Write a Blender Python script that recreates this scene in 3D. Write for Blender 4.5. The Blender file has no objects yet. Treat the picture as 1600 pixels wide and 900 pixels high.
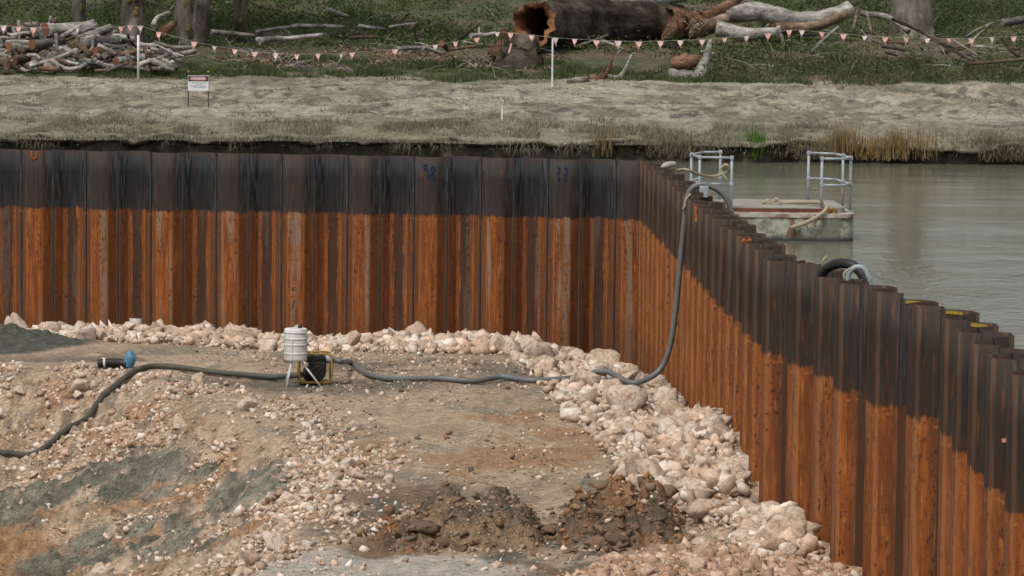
import bpy, bmesh, math, random
import numpy as np
from mathutils import Vector, Matrix, Quaternion
random.seed(7)
RNG = np.random.default_rng(11)
SC = bpy.context.scene
COL = SC.collection
R = math.radians

# ---------------------------------------------------------------- camera
# metres; z = 0 is the top of the sheet piling, the camera stands 2.55 m above it
F, CX, CY, HOR, CAMZ = 5500.0, 800.0, 450.0, 20.0, 2.55      # focal length etc. of the photograph in its own pixels
ROLL = R(0.6)
pitch = math.atan((CY - HOR) / F)
fwd = Vector((0, math.cos(pitch), -math.sin(pitch)))
up0 = Vector((0, math.sin(pitch), math.cos(pitch)))
rt0 = Vector((1, 0, 0))
rt = rt0 * math.cos(ROLL) - up0 * math.sin(ROLL) * -1.0
up = up0 * math.cos(ROLL) - rt0 * math.sin(ROLL)
cam_d = bpy.data.cameras.new('camera')
cam = bpy.data.objects.new('camera', cam_d)
COL.objects.link(cam)
cam_d.sensor_width = 36.0
cam_d.lens = 36.0 * F / 1600.0
cam_d.clip_start = 0.5
cam_d.clip_end = 3000.0
M3 = Matrix((rt, up, -fwd)).transposed()
cam.matrix_world = Matrix.Translation((0, 0, CAMZ)) @ M3.to_4x4()
SC.camera = cam

# ---------------------------------------------------------------- world, sun, exposure
SUN_EL, SUN_AZ = R(58), R(-150)       # soft light through an even cloud cover, from behind the left shoulder
w = bpy.data.worlds.new('World'); SC.world = w; w.use_nodes = True
nt = w.node_tree; nt.nodes.clear()
sky = nt.nodes.new('ShaderNodeTexSky'); sky.sky_type = 'NISHITA'; sky.sun_disc = False
sky.sun_elevation = SUN_EL; sky.sun_rotation = SUN_AZ
sky.air_density = 1.0; sky.dust_density = 4.0; sky.ozone_density = 1.0
hs = nt.nodes.new('ShaderNodeHueSaturation'); hs.inputs['Saturation'].default_value = 0.22
bg = nt.nodes.new('ShaderNodeBackground'); bg.inputs['Strength'].default_value = 0.105
wo = nt.nodes.new('ShaderNodeOutputWorld')
nt.links.new(sky.outputs[0], hs.inputs['Color']); nt.links.new(hs.outputs[0], bg.inputs[0]); nt.links.new(bg.outputs[0], wo.inputs[0])
sun_d = bpy.data.lights.new('sun', 'SUN'); sun_d.energy = 1.5; sun_d.angle = R(14); sun_d.color = (1, 0.94, 0.85)
sun = bpy.data.objects.new('sun', sun_d); COL.objects.link(sun)
sd = Vector((math.sin(SUN_AZ) * math.cos(SUN_EL), math.cos(SUN_AZ) * math.cos(SUN_EL), math.sin(SUN_EL)))
sun.rotation_euler = sd.to_track_quat('Z', 'Y').to_euler()
SC.view_settings.view_transform = 'Standard'; SC.view_settings.look = 'None'
SC.view_settings.exposure = 0.24; SC.view_settings.gamma = 1.0; SC.view_settings.use_curve_mapping = False

# ---------------------------------------------------------------- layout helpers
def ray(px, py):
    return (fwd + rt * ((px - CX) / F) - up * ((py - CY) / F))
def atz(px, py, z):
    d = ray(px, py); t = (z - CAMZ) / d.z
    return Vector((d.x * t, d.y * t, z))
def aty(px, py, Y):
    d = ray(px, py); t = Y / d.y
    return Vector((d.x * t, Y, CAMZ + d.z * t))

# ---------------------------------------------------------------- noise (numpy)
def _h(i, j, s):
    n = (i.astype(np.int64) * 374761393 + j.astype(np.int64) * 668265263 + s * 974711) & 0x7fffffff
    n = ((n ^ (n >> 13)) * 1274126177) & 0x7fffffff
    return ((n ^ (n >> 16)) & 0xffff) / 65535.0
def vnoise(x, y, s=0):
    x = np.asarray(x, float); y = np.asarray(y, float)
    i = np.floor(x); j = np.floor(y); fx = x - i; fy = y - j
    i = i.astype(np.int64); j = j.astype(np.int64)
    ux = fx * fx * fx * (fx * (fx * 6 - 15) + 10); uy = fy * fy * fy * (fy * (fy * 6 - 15) + 10)
    a = _h(i, j, s); b = _h(i + 1, j, s); c = _h(i, j + 1, s); d = _h(i + 1, j + 1, s)
    return (a + (b - a) * ux) * (1 - uy) + (c + (d - c) * ux) * uy
def fbm(x, y, o=4, s=0, g=0.5):
    v = 0; a = 1; t = 0
    for k in range(o):
        v = v + a * vnoise(x * 2 ** k + 17.3 * k, y * 2 ** k - 9.1 * k, s + k); t += a; a *= g
    return v / t
def sst(a, b, x):
    t = np.clip((x - a) / (b - a), 0, 1); return t * t * (3 - 2 * t)

# ---------------------------------------------------------------- object helpers
def link(o, parent=None):
    COL.objects.link(o)
    if parent is not None: o.parent = parent
    return o
def tag(o, label=None, cat=None, group=None, kind=None):
    if label: o['label'] = label
    if cat: o['category'] = cat
    if group: o['group'] = group
    if kind: o['kind'] = kind
    return o
def empty(name, loc=(0, 0, 0), rz=0.0, label=None, cat=None, group=None):
    o = bpy.data.objects.new(name, None); link(o); o.location = loc; o.rotation_euler = (0, 0, rz)
    o.empty_display_size = 0.1
    return tag(o, label, cat, group)
def mesh_np(name, V, Fc, mat=None, smooth=False, cols=None, attr=None):
    V = np.asarray(V, np.float32); Fc = np.asarray(Fc, np.int32)
    me = bpy.data.meshes.new(name)
    k = Fc.shape[1]
    me.vertices.add(len(V)); me.vertices.foreach_set('co', V.ravel())
    me.loops.add(Fc.size); me.loops.foreach_set('vertex_index', Fc.ravel())
    me.polygons.add(len(Fc)); me.polygons.foreach_set('loop_start', np.arange(0, Fc.size, k, dtype=np.int32))
    me.update(calc_edges=True)
    if smooth: me.polygons.foreach_set('use_smooth', np.ones(len(Fc), bool))
    if cols is not None:
        c = np.ones((len(V), 4), np.float32); c[:, :3] = cols
        a = me.color_attributes.new('col', 'FLOAT_COLOR', 'POINT'); a.data.foreach_set('color', c.ravel())
    if attr is not None:
        for nm, arr in attr.items():
            a = me.attributes.new(nm, 'FLOAT', 'POINT'); a.data.foreach_set('value', np.asarray(arr, np.float32))
    if mat: me.materials.append(mat)
    return me
def obj(name, me, parent=None, loc=None):
    o = bpy.data.objects.new(name, me); link(o, parent)
    if loc is not None: o.location = loc
    return o
class MB:
    """collects shapes of one part"""
    def __init__(s): s.v = []; s.f = []
    def add(s, V, Fs):
        b = len(s.v); s.v += [tuple(p) for p in V]; s.f += [tuple(i + b for i in q) for q in Fs]; return s
    def box(s, c, d, rot=None, bev=0.0):
        bm = bmesh.new(); bmesh.ops.create_cube(bm, size=1.0)
        for v in bm.verts: v.co = Vector((v.co.x * d[0], v.co.y * d[1], v.co.z * d[2]))
        if bev: bmesh.ops.bevel(bm, geom=bm.edges[:], offset=bev, segments=2, affect='EDGES', profile=0.6)
        q = rot.to_matrix() if rot else Matrix.Identity(3)
        bm.verts.index_update()
        s.add([q @ v.co + Vector(c) for v in bm.verts], [[v.index for v in f.verts] for f in bm.faces]); bm.free(); return s
    def tube(s, pts, rad, n=10, cap=True, jit=0.0, seed=0):
        P = [Vector(p) for p in pts]; rd = rad if hasattr(rad, '__len__') else [rad] * len(P)
        rr = random.Random(seed); ph = [rr.uniform(1 - jit, 1 + jit) for _ in range(n)]
        t0 = (P[1] - P[0]).normalized(); a = t0.orthogonal().normalized(); b0 = len(s.v)
        for i, p in enumerate(P):
            t = (P[min(i + 1, len(P) - 1)] - P[max(i - 1, 0)]).normalized()
            a = (a - t * a.dot(t)).normalized(); b = t.cross(a)
            for k in range(n):
                an = 2 * math.pi * k / n
                q = rd[i] * (ph[k] if jit else 1) * (1 + (rr.uniform(-jit, jit) * 0.6 if jit else 0))
                s.v.append(tuple(p + (a * math.cos(an) + b * math.sin(an)) * q))
        for i in range(len(P) - 1):
            for k in range(n):
                k2 = (k + 1) % n
                s.f.append((b0 + i * n + k, b0 + i * n + k2, b0 + (i + 1) * n + k2, b0 + (i + 1) * n + k))
        if cap:
            s.f.append(tuple(b0 + k for k in reversed(range(n)))); e = b0 + (len(P) - 1) * n
            s.f.append(tuple(e + k for k in range(n)))
        return s
    def build(s, name, mat, parent=None, smooth=False):
        me = bpy.data.meshes.new(name); me.from_pydata(s.v, [], s.f); me.update()
        if smooth:
            me.polygons.foreach_set('use_smooth', [len(p.vertices) <= 4 for p in me.polygons])
        me.materials.append(mat)
        return obj(name, me, parent)
def spline(pts, n=8):
    P = [Vector(p) for p in pts]; P = [P[0] * 2 - P[1]] + P + [P[-1] * 2 - P[-2]]; out = []
    for i in range(1, len(P) - 2):
        for k in range(n):
            t = k / n
            out.append(0.5 * ((2 * P[i]) + (P[i + 1] - P[i - 1]) * t + (2 * P[i - 1] - 5 * P[i] + 4 * P[i + 1] - P[i + 2]) * t * t
                              + (3 * P[i] - P[i - 1] - 3 * P[i + 1] + P[i + 2]) * t ** 3))
    out.append(P[-2]); return out

# ---------------------------------------------------------------- materials
class NT:
    def __init__(s, name):
        s.m = bpy.data.materials.new(name); s.m.use_nodes = True; s.t = s.m.node_tree
        s.p = s.t.nodes['Principled BSDF']
    def n(s, typ, **kw):
        nd = s.t.nodes.new(typ)
        for k, v in kw.items(): setattr(nd, k, v)
        return nd
    def l(s, a, b): s.t.links.new(a, b)
    def val(s, nd, key, v):
        if hasattr(v, 'is_output'): s.l(v, nd.inputs[key])
        else: nd.inputs[key].default_value = v
    def noise(s, vec, scale, detail=4, rough=0.55, dist=0.0):
        nd = s.n('ShaderNodeTexNoise'); s.l(vec, nd.inputs['Vector'])
        nd.inputs['Scale'].default_value = scale; nd.inputs['Detail'].default_value = detail
        nd.inputs['Roughness'].default_value = rough; nd.inputs['Distortion'].default_value = dist
        return nd.outputs['Fac']
    def vmul(s, vec, v):
        nd = s.n('ShaderNodeVectorMath', operation='MULTIPLY'); s.l(vec, nd.inputs[0]); nd.inputs[1].default_value = v; return nd.outputs[0]
    def vadd(s, a, b):
        nd = s.n('ShaderNodeVectorMath', operation='ADD'); s.l(a, nd.inputs[0]); s.l(b, nd.inputs[1]); return nd.outputs[0]
    def math(s, op, a, b=0.0, c=None):
        nd = s.n('ShaderNodeMath', operation=op); s.val(nd, 0, a); s.val(nd, 1, b)
        if c is not None: s.val(nd, 2, c)
        return nd.outputs[0]
    def ss(s, a, b, x):
        nd = s.n('ShaderNodeMapRange', interpolation_type='SMOOTHSTEP'); s.val(nd, 0, x); s.val(nd, 1, a); s.val(nd, 2, b); return nd.outputs[0]
    def mix(s, f, a, b, mode='MIX'):
        nd = s.n('ShaderNodeMix', data_type='RGBA', blend_type=mode)
        s.val(nd, 0, f)
        for k, v in ((6, a), (7, b)):
            if hasattr(v, 'is_output'): s.l(v, nd.inputs[k])
            else: nd.inputs[k].default_value = (*v, 1)
        return nd.outputs[2]
    def pos(s): return s.n('ShaderNodeNewGeometry').outputs['Position']
    def objc(s): return s.n('ShaderNodeTexCoord').outputs['Object']
    def rnd(s): return s.n('ShaderNodeObjectInfo').outputs['Random']
    def attr(s, nm): return s.n('ShaderNodeAttribute', attribute_name=nm)
    def bump(s, h, strength=0.4, dist=0.02):
        nd = s.n('ShaderNodeBump'); nd.inputs['Strength'].default_value = strength; nd.inputs['Distance'].default_value = dist
        s.l(h, nd.inputs['Height']); s.l(nd.outputs[0], s.p.inputs['Normal'])
    def out(s, col, rough=0.9, spec=0.3, metal=0.0):
        s.val(s.p, 'Base Color', col if hasattr(col, 'is_output') else (*col, 1))
        s.val(s.p, 'Roughness', rough); s.p.inputs['Specular IOR Level'].default_value = spec; s.p.inputs['Metallic'].default_value = metal
        return s.m
def simple(name, c1, c2=None, scale=6.0, rough=0.6, spec=0.4, bump=0.0, stretch=(1, 1, 1), metal=0.0):
    t = NT(name); c2 = c2 or tuple(x * 0.7 for x in c1)
    v = t.vmul(t.objc(), stretch)
    f = t.noise(v, scale, 6, 0.62); g = t.ss(0.38, 0.66, f)
    if bump: t.bump(f, bump, 0.01)
    return t.out(t.mix(g, c1, c2), rough, spec, metal)

def mat_stone(name, hue=0):
    t = NT(name); r = t.rnd(); oc = t.objc()
    off = t.n('ShaderNodeCombineXYZ'); t.l(t.math('MULTIPLY', r, 91.0), off.inputs[0]); t.l(t.math('MULTIPLY', r, 37.0), off.inputs[2])
    v = t.vadd(t.pos(), off.outputs[0])
    n1 = t.noise(v, 5.0, 5, 0.6); n2 = t.noise(v, 20.0, 6, 0.7)
    pale, pink, tan = ((.67, .565, .475), (.60, .445, .345), (.48, .36, .27)) if hue == 0 else ((.23, .165, .11), (.26, .14, .08), (.14, .12, .09))
    c = t.mix(t.ss(0.42, 0.62, n1), pale, pink)
    c = t.mix(t.ss(0.52, 0.75, t.math('ADD', t.math('MULTIPLY', n2, 0.6), t.math('MULTIPLY', r, 0.4))), c, tan)
    c = t.mix(t.math('MULTIPLY', t.ss(0.44, 0.36, n2), 0.5), c, (.72, .64, .55) if hue == 0 else (.2, .15, .1))
    c = t.mix(t.math('MULTIPLY', t.ss(0.30, 0.95, t.math('FRACT', t.math('MULTIPLY', r, 7.3))), 0.55), c, (.40, .27, .18) if hue == 0 else (.14, .10, .07))
    c = t.mix(t.math('MULTIPLY', t.ss(0.50, 0.64, n2), 0.7), c, (.30, .19, .12) if hue == 0 else (.09, .08, .06))
    t.bump(n2, 0.9, 0.035)
    return t.out(c, 0.95, 0.15)
def mat_vcol(name, fine=14.0, amt=0.45, rough=0.95, bump=0.5, stretch=(1, 1, 1), bd=0.02, pebble=False):
    """soil or bark whose colour zones are stored per vertex, with grain on top"""
    t = NT(name); c = t.attr('col').outputs['Color']; v = t.vmul(t.pos(), stretch)
    n = t.noise(v, fine, 6, 0.68); n2 = t.noise(v, fine * 4.3, 3, 0.6)
    k = t.math('ADD', t.math('MULTIPLY', n, 0.65), t.math('MULTIPLY', n2, 0.35))
    dark = t.mix(1.0, c, (1 - amt,) * 3, 'MULTIPLY'); lite = t.mix(1.0, c, (1 + amt,) * 3, 'MULTIPLY')
    col = t.mix(t.ss(0.30, 0.70, k), dark, lite)
    if pebble:                                         # stony soil: small fragments, each of its own tone
        for sc, amt2 in ((19.0, .34), (47.0, .30)):
            vo = t.n('ShaderNodeTexVoronoi'); t.l(v, vo.inputs['Vector']); vo.inputs['Scale'].default_value = sc; vo.inputs['Randomness'].default_value = 1.0
            sp_ = t.n('ShaderNodeSeparateColor'); t.l(vo.outputs['Color'], sp_.inputs[0])
            msk = t.math('MULTIPLY', t.ss(.42, .60, t.noise(v, sc * .09, 3, .6)), t.ss(.9, .35, t.math('MULTIPLY', vo.outputs['Distance'], 1.6)))
            tone = t.math('ADD', 1.0, t.math('MULTIPLY', t.math('SUBTRACT', sp_.outputs[0], .42), amt2 * 2.6))
            cmb = t.n('ShaderNodeCombineColor')
            for q in range(3): t.l(tone, cmb.inputs[q])
            col = t.mix(msk, col, t.mix(1.0, col, cmb.outputs[0], 'MULTIPLY'))
            k = t.math('SUBTRACT', k, t.math('MULTIPLY', t.math('MULTIPLY', vo.outputs['Distance'], msk), .8))
    if bump: t.bump(k, bump, bd)
    return t.out(col, rough, 0.15)
def mat_leaf(name, trans=0.25):
    t = NT(name); c = t.attr('col').outputs['Color']
    m = t.out(c, 0.8, 0.2)
    tr = t.n('ShaderNodeBsdfTranslucent'); t.l(c, tr.inputs[0])
    mx = t.n('ShaderNodeMixShader'); mx.inputs[0].default_value = trans
    t.l(t.p.outputs[0], mx.inputs[1]); t.l(tr.outputs[0], mx.inputs[2]); t.l(mx.outputs[0], t.t.nodes['Material Output'].inputs[0])
    return m
def mat_pile(name, front, brown=False):
    """rusted sheet piling: dark mill steel above the old waterline, orange rust and lime scale below it"""
    t = NT(name); u = t.attr('u').outputs['Fac']; web = t.attr('web').outputs['Fac']; r = t.rnd(); p = t.pos()
    sep = t.n('ShaderNodeSeparateXYZ'); t.l(p, sep.inputs[0]); z = sep.outputs[2]
    cb = t.n('ShaderNodeCombineXYZ'); t.l(t.math('ADD', t.math('MULTIPLY', u, 1.0), t.math('MULTIPLY', r, 63.0)), cb.inputs[0])
    t.l(t.math('MULTIPLY', z, 0.055), cb.inputs[2]); t.l(t.math('MULTIPLY', web, 3.0), cb.inputs[1])
    sv = cb.outputs[0]
    s1 = t.noise(sv, 17.0, 3, 0.5); s2 = t.noise(sv, 42.0, 3, 0.55); s3 = t.noise(t.vadd(sv, t.n('ShaderNodeCombineXYZ').outputs[0]), 6.0, 2, 0.5)
    iso = t.noise(p, 9.0, 6, 0.7); fine = t.noise(p, 46.0, 4, 0.7)
    au = t.math('ABSOLUTE', u); lock = t.ss(0.215, 0.25, au)          # near the interlocks
    # --- above the waterline
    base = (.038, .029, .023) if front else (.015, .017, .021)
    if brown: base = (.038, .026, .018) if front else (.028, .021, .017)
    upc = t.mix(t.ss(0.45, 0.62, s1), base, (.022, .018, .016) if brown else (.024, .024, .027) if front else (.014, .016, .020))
    corner = t.math('MULTIPLY', t.ss(0.022, 0.008, t.math('ABSOLUTE', t.math('SUBTRACT', au, 0.150))), t.ss(0.30, 0.62, t.noise(sv, 30.0, 2, 0.5)))
    upc = t.mix(t.math('MULTIPLY', t.ss(0.50, 0.66, s2), lock if not brown else t.math('MULTIPLY', lock, 0.35)), upc, (.085, .095, .105))
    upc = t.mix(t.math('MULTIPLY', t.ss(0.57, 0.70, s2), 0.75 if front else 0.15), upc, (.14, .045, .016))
    upc = t.mix(t.math('MULTIPLY', t.ss(0.52, 0.60, t.noise(sv, 27.0, 2, 0.5)), 0.28 if not brown else 0.2), upc, (.060, .062, .062))
    rustpatch = t.math('MULTIPLY', t.ss(0.50, 0.60, t.math('ADD', t.math('MULTIPLY', iso, 0.5), t.math('MULTIPLY', s1, 0.5))), t.ss(-0.45, -1.0, z))
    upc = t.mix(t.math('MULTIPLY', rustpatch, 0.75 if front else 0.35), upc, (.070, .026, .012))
    upc = t.mix(t.math('MULTIPLY', t.ss(-0.10, -0.01, t.math('ADD', z, t.math('MULTIPLY', s2, 0.05))), 0.35), upc, (.062, .034, .021))
    upc = t.mix(t.math('MULTIPLY', corner, 0.7 if brown else 0.4), upc, (.13, .075, .045))
    webm = t.math('MULTIPLY', t.ss(.150, .170, au), t.ss(.270, .250, au))
    if not brown: upc = t.mix(t.math('MULTIPLY', t.math('MULTIPLY', webm, t.ss(.46, .58, s2)), .75), upc, (.066, .072, .078))
    upc = t.mix(t.math('MULTIPLY', t.ss(.278, .29, au), .7), upc, (.012, .011, .011))
    # --- below
    lo = t.mix(t.ss(0.36, 0.62, s1), (.355, .108, .023), (.185, .057, .017))
    lo = t.mix(t.math('MULTIPLY', r, 0.35), lo, (.15, .06, .025))
    lo = t.mix(t.math('MULTIPLY', t.ss(0.50, 0.60, t.noise(sv, 19.0, 3, 0.5)), 0.6), lo, (.125, .045, .018))
    lo = t.mix(t.ss(0.55, 0.68, s2), lo, (.38, .145, .045))
    lo = t.mix(t.math('MULTIPLY', t.ss(0.49, 0.60, t.math('ADD', t.math('MULTIPLY', fine, 0.45), t.math('MULTIPLY', iso, 0.55))), 0.55), lo, (.13, .042, .016))
    scale = t.math('MULTIPLY', t.ss(0.52, 0.60, s3), t.ss(0.36, 0.54, t.math('ADD', t.math('MULTIPLY', iso, 0.6), t.math('MULTIPLY', fine, 0.4))))
    scale = t.math('MULTIPLY', scale, t.math('SUBTRACT', 1.0, t.math('MULTIPLY', web, 0.8)))
    lo = t.mix(t.math('MULTIPLY', corner, 0.55), lo, (.40, .18, .07))
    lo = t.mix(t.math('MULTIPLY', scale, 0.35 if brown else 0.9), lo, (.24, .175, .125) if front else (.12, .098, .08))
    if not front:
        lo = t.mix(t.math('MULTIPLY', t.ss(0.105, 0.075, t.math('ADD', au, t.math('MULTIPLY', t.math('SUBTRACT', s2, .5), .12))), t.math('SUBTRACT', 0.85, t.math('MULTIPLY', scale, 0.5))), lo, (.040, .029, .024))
    lo = t.mix(t.math('MULTIPLY', t.ss(0.255, 0.275, au), t.ss(0.44, 0.52, s2)), lo, (.10, .075, .06))
    if not brown:
        if front: lo = t.mix(t.math('MULTIPLY', t.math('MULTIPLY', t.math('MULTIPLY', t.ss(.050, .035, t.math('ABSOLUTE', t.math('ADD', u, t.math('MULTIPLY', t.math('SUBTRACT', r, .5), .16)))), t.ss(.5, .8, t.math('FRACT', t.math('MULTIPLY', r, 11.7)))), t.ss(.42, .52, t.math('ADD', t.math('MULTIPLY', iso, .6), t.math('MULTIPLY', fine, .4)))), .8), lo, (.20, .160, .125))
        lo = t.mix(t.math('MULTIPLY', webm, t.math('ADD', .2, t.math('MULTIPLY', t.ss(.42, .56, s2), .55))), lo, (.12, .046, .02))
    lo = t.mix(t.math('MULTIPLY', t.ss(.278, .288, au), .8), lo, (.022, .018, .016))
    if brown and not front: lo = t.mix(t.math('MULTIPLY', t.ss(.12, .17, t.math('ADD', au, t.math('MULTIPLY', s2, .04))), .82), lo, (.058, .028, .018))  # recess webs darkened: shade of the gaps between piles painted into the colour
    if brown and front: lo = t.mix(t.math('MULTIPLY', t.ss(.19, .25, au), .55), lo, (.10, .042, .02))
    # pits where the rust has flaked, in vertical runs
    pv = t.noise(t.vmul(p, (1, 1, 0.45)), 30.0, 3, 0.6)
    pits = t.math('MULTIPLY', t.ss(0.56, 0.62, pv), t.ss(0.46, 0.58, t.noise(sv, 9.0, 2, 0.5)))
    lo = t.mix(t.math('MULTIPLY', pits, 0.8), lo, (.045, .020, .012))
    # darker towards the foot of the piles
    foot = t.ss(-2.2, -3.0, t.math('ADD', z, t.math('MULTIPLY', s1, 0.7)))
    lo = t.mix(t.math('MULTIPLY', foot, 0.45), lo, (.10, .045, .02))
    # --- waterline
    edge = t.math('ADD', t.math('ADD', t.math('MULTIPLY', t.math('SUBTRACT', s2, 0.5), 0.10), t.math('MULTIPLY', t.math('SUBTRACT', t.noise(sv, 8.0, 2, 0.5), 0.5), 0.14)), t.math('MULTIPLY', t.ss(0.64, 0.74, s1), 0.22 if front and not brown else 0.03))
    zl = t.math('SUBTRACT', z, t.math('ADD', edge, -1.045))
    below = t.ss(0.022, -0.022, t.math('ADD', zl, t.math('MULTIPLY', t.math('SUBTRACT', fine, 0.5), 0.07)))
    line = t.math('MULTIPLY', t.math('MULTIPLY', t.ss(0.02, 0.0, t.math('ABSOLUTE', t.math('ADD', zl, 0.075))), t.ss(.45, .6, s1)), 0.55 if front else 0.1)
    lo = t.mix(line, lo, (.46, .20, .075))
    t.bump(t.math('ADD', t.math('MULTIPLY', iso, 0.5), t.math('MULTIPLY', fine, 0.5)), 0.35, 0.012)
    return t.out(t.mix(below, upc, lo), t.math('ADD', 0.66, t.math('MULTIPLY', below, 0.28)), 0.22)
def mat_water():
    t = NT('river_water'); p = t.pos()
    a = t.noise(t.vmul(p, (1, 0.45, 1)), 1.1, 3, 0.55, 0.4); b = t.noise(t.vmul(p, (1, 0.6, 1)), 5.5, 4, 0.6)
    calm = t.ss(0.40, 0.62, t.noise(t.vmul(p, (0.10, 0.22, 1)), 1.0, 2, 0.5))
    sep = t.n('ShaderNodeSeparateXYZ'); t.l(p, sep.inputs[0])
    windy = t.math('ADD', t.math('MULTIPLY', calm, 0.45), t.math('MULTIPLY', t.ss(58.0, 40.0, sep.outputs[1]), 1.7))
    h = t.math('MULTIPLY', t.math('ADD', t.math('MULTIPLY', a, 0.5), t.math('MULTIPLY', b, 0.22)), t.math('ADD', 0.22, windy))
    t.bump(h, 0.55, 0.10)
    m = t.out((.165, .170, .125), 0.09, 0.5); t.p.inputs['IOR'].default_value = 1.33
    return m

M = {}
M['stone'] = mat_stone('limestone'); M['clod'] = mat_stone('soil_clod', 1)
M['pit'] = mat_vcol('pit_soil', 11.0, 0.42, 0.95, 1.0, (1, 1, 1), 0.06, True); M['bank'] = mat_vcol('bank_sand', 6.0, 0.48, 0.97, 0.8, (1, .6, 1), 0.05)
M['pilef'] = mat_pile('sheet_pile_front', True); M['pileb'] = mat_pile('sheet_pile_recess', False); M['pilef2'] = mat_pile('sheet_pile_front_brown', True, True); M['pileb2'] = mat_pile('sheet_pile_recess_brown', False, True)
M['water'] = mat_water(); M['leaf'] = mat_leaf('foliage'); M['rubble'] = mat_vcol('rubble', 16.0, 0.30, 0.95, 0.5)
M['bark'] = mat_vcol('bark', 5.0, 0.5, 0.95, 0.8, (1, 1, 0.3), 0.05)
M['logbark'] = mat_vcol('log_bark', 8.0, 0.65, 0.95, 1.0, (0.45, 1, 1), 0.07)
M['cut'] = simple('cut_wood', (.22, .098, .058), (.145, .075, .048), 14, 0.9, 0.1, 0.3)
M['hose_grey'] = simple('grey_hose', (.135, .15, .16), (.135, .12, .10), 4, 0.45, 0.45)
M['hose_dark'] = simple('dark_hose', (.050, .052, .042), (.085, .078, .06), 6, 0.6, 0.35)
M['white'] = simple('white_plastic', (.72, .73, .72), (.56, .54, .49), 6, 0.4, 0.4)
M['tape'] = simple('white_tape', (.66, .68, .68), (.58, .6, .6), 8, 0.5, 0.4)
M['yellow'] = simple('yellow_paint', (.42, .26, .045), (.24, .15, .04), 14, 0.6, 0.35)
M['black'] = simple('black_plastic', (.012, .012, .013), (.024, .022, .02), 10, 0.5, 0.4)
M['galv'] = simple('galvanised_pipe', (.36, .40, .42), (.27, .30, .32), 9, 0.45, 0.5)
M['rope'] = simple('pale_rope', (.40, .35, .25), (.27, .23, .16), 30, 0.9, 0.2)
M['blue'] = simple('blue_fitting', (.10, .24, .36), (.07, .17, .26), 12, 0.5, 0.4)
M['bluepaint'] = simple('blue_spray_paint', (.020, .055, .16), (.025, .05, .11), 30, 0.8, 0.2)
M['orangepaint'] = simple('orange_spray_paint', (.62, .17, .045), (.5, .12, .04), 30, 0.8, 0.2)
M['yellowpaint'] = simple('yellow_paint_mark', (.36, .25, .03), (.22, .16, .03), 30, 0.8, 0.2)
M['pinkpaint'] = simple('pink_spray_paint', (.70, .25, .17), (.5, .18, .12), 30, 0.8, 0.2)
M['flag'] = simple('flag_plastic', (.72, .36, .33), (.80, .58, .55), 9, 0.6, 0.3)
M['flagw'] = simple('faded_flag_plastic', (.74, .62, .60), (.68, .5, .48), 9, 0.6, 0.3)
M['picket'] = simple('dark_picket_steel', (.03, .028, .025), (.05, .045, .04), 20, 0.6, 0.4)
M['red'] = simple('sign_red', (.45, .10, .11), (.40, .10, .11), 20, 0.5, 0.4)
M['signwhite'] = simple('sign_white', (.72, .76, .77), (.66, .7, .71), 10, 0.5, 0.4)
M['ink'] = simple('sign_print', (.20, .24, .26), (.25, .28, .3), 30, 0.6, 0.3)
M['black_border'] = simple('sign_border', (.05, .04, .045), None, 20, 0.6, 0.3)
M['rag'] = simple('pale_rag', (.42, .41, .38), (.30, .29, .27), 12, 0.9, 0.2)
M['pvc'] = simple('pale_pipe', (.30, .37, .39), (.22, .27, .29), 8, 0.45, 0.4)

# ================================================================ STRUCTURE
# ---- far bank and land beyond, one sheet to the horizon
def bank_base(Y):
    return np.interp(Y, [85.9, 86.1, 86.5, 88.5, 92, 96, 99, 101, 104, 110, 115, 130, 150, 200, 320, 900, 2500],
                     [-2.2, -1.6, -0.58, -0.38, -0.05, 0.29, 0.55, 0.66, 0.86, 1.36, 1.78, 3.1, 4.8, 8.0, 11, 14, 18])
def lipoff(X): return (fbm(X * .55, X * 0, 3, 401) - .5) * 1.3 + (fbm(X * 2.6, X * 0 + 3, 3, 402) - .5) * .5
def bank_z(X, Y):
    X = np.asarray(X, float); Y = np.asarray(Y, float)
    k = 1 - sst(87, 91, Y)
    z = bank_base(np.maximum(Y - (lipoff(X) + .25) * k, np.minimum(Y, 85.9)))
    lip = sst(86.3, 87.3, Y)
    z = z + lip * ((fbm(X * 0.5, Y * 0.35, 4, 3) - 0.5) * 0.22 + (fbm(X * 2.6, Y * 1.3, 4, 9) - 0.5) * 0.085)
    gul = sst(3.5, 9, X) * sst(92, 94, Y) * (1 - sst(99, 100.5, Y))          # eroded gullies on the right
    z = z + gul * (np.abs(fbm(X * 1.1 + Y * 0.45, Y * 0.22, 3, 21) - 0.5) * 0.62 - 0.09)
    brow = (1 - sst(96, 100.5, Y)) * sst(94, 96, Y)
    z = z + brow * (np.abs(fbm(X * 0.8 - Y * 0.3, Y * 0.3, 3, 31) - 0.5) * 0.3 - 0.05)
    return z
def bz(x, y): return float(bank_z(np.array([x]), np.array([y]))[0])
def onbank(px, Y):
    """the point of the bank surface at distance Y in the column px"""
    p = aty(px, 100, Y)
    return Vector((p.x, Y, bz(p.x, Y)))
def grid(xs, ys):
    X, Y = np.meshgrid(xs, ys); n, m = X.shape
    i = np.arange(n * m).reshape(n, m)
    Fc = np.stack([i[:-1, :-1], i[:-1, 1:], i[1:, 1:], i[1:, :-1]], -1).reshape(-1, 4)
    return X.ravel(), Y.ravel(), Fc
def geo(a, b, n): return np.geomspace(a, b, n)
xs = np.concatenate([-20 - geo(0.4, 900, 26)[::-1], np.arange(-20, 20.01, 0.10), 20 + geo(0.4, 900, 26)])
ys = np.concatenate([[85.9, 86.05, 86.2], np.arange(86.35, 101, 0.11), np.arange(101, 132, 0.2), 132 + geo(0.5, 1800, 26)])
X, Y, Fc = grid(xs, ys)
Z = bank_z(X, Y)
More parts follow.
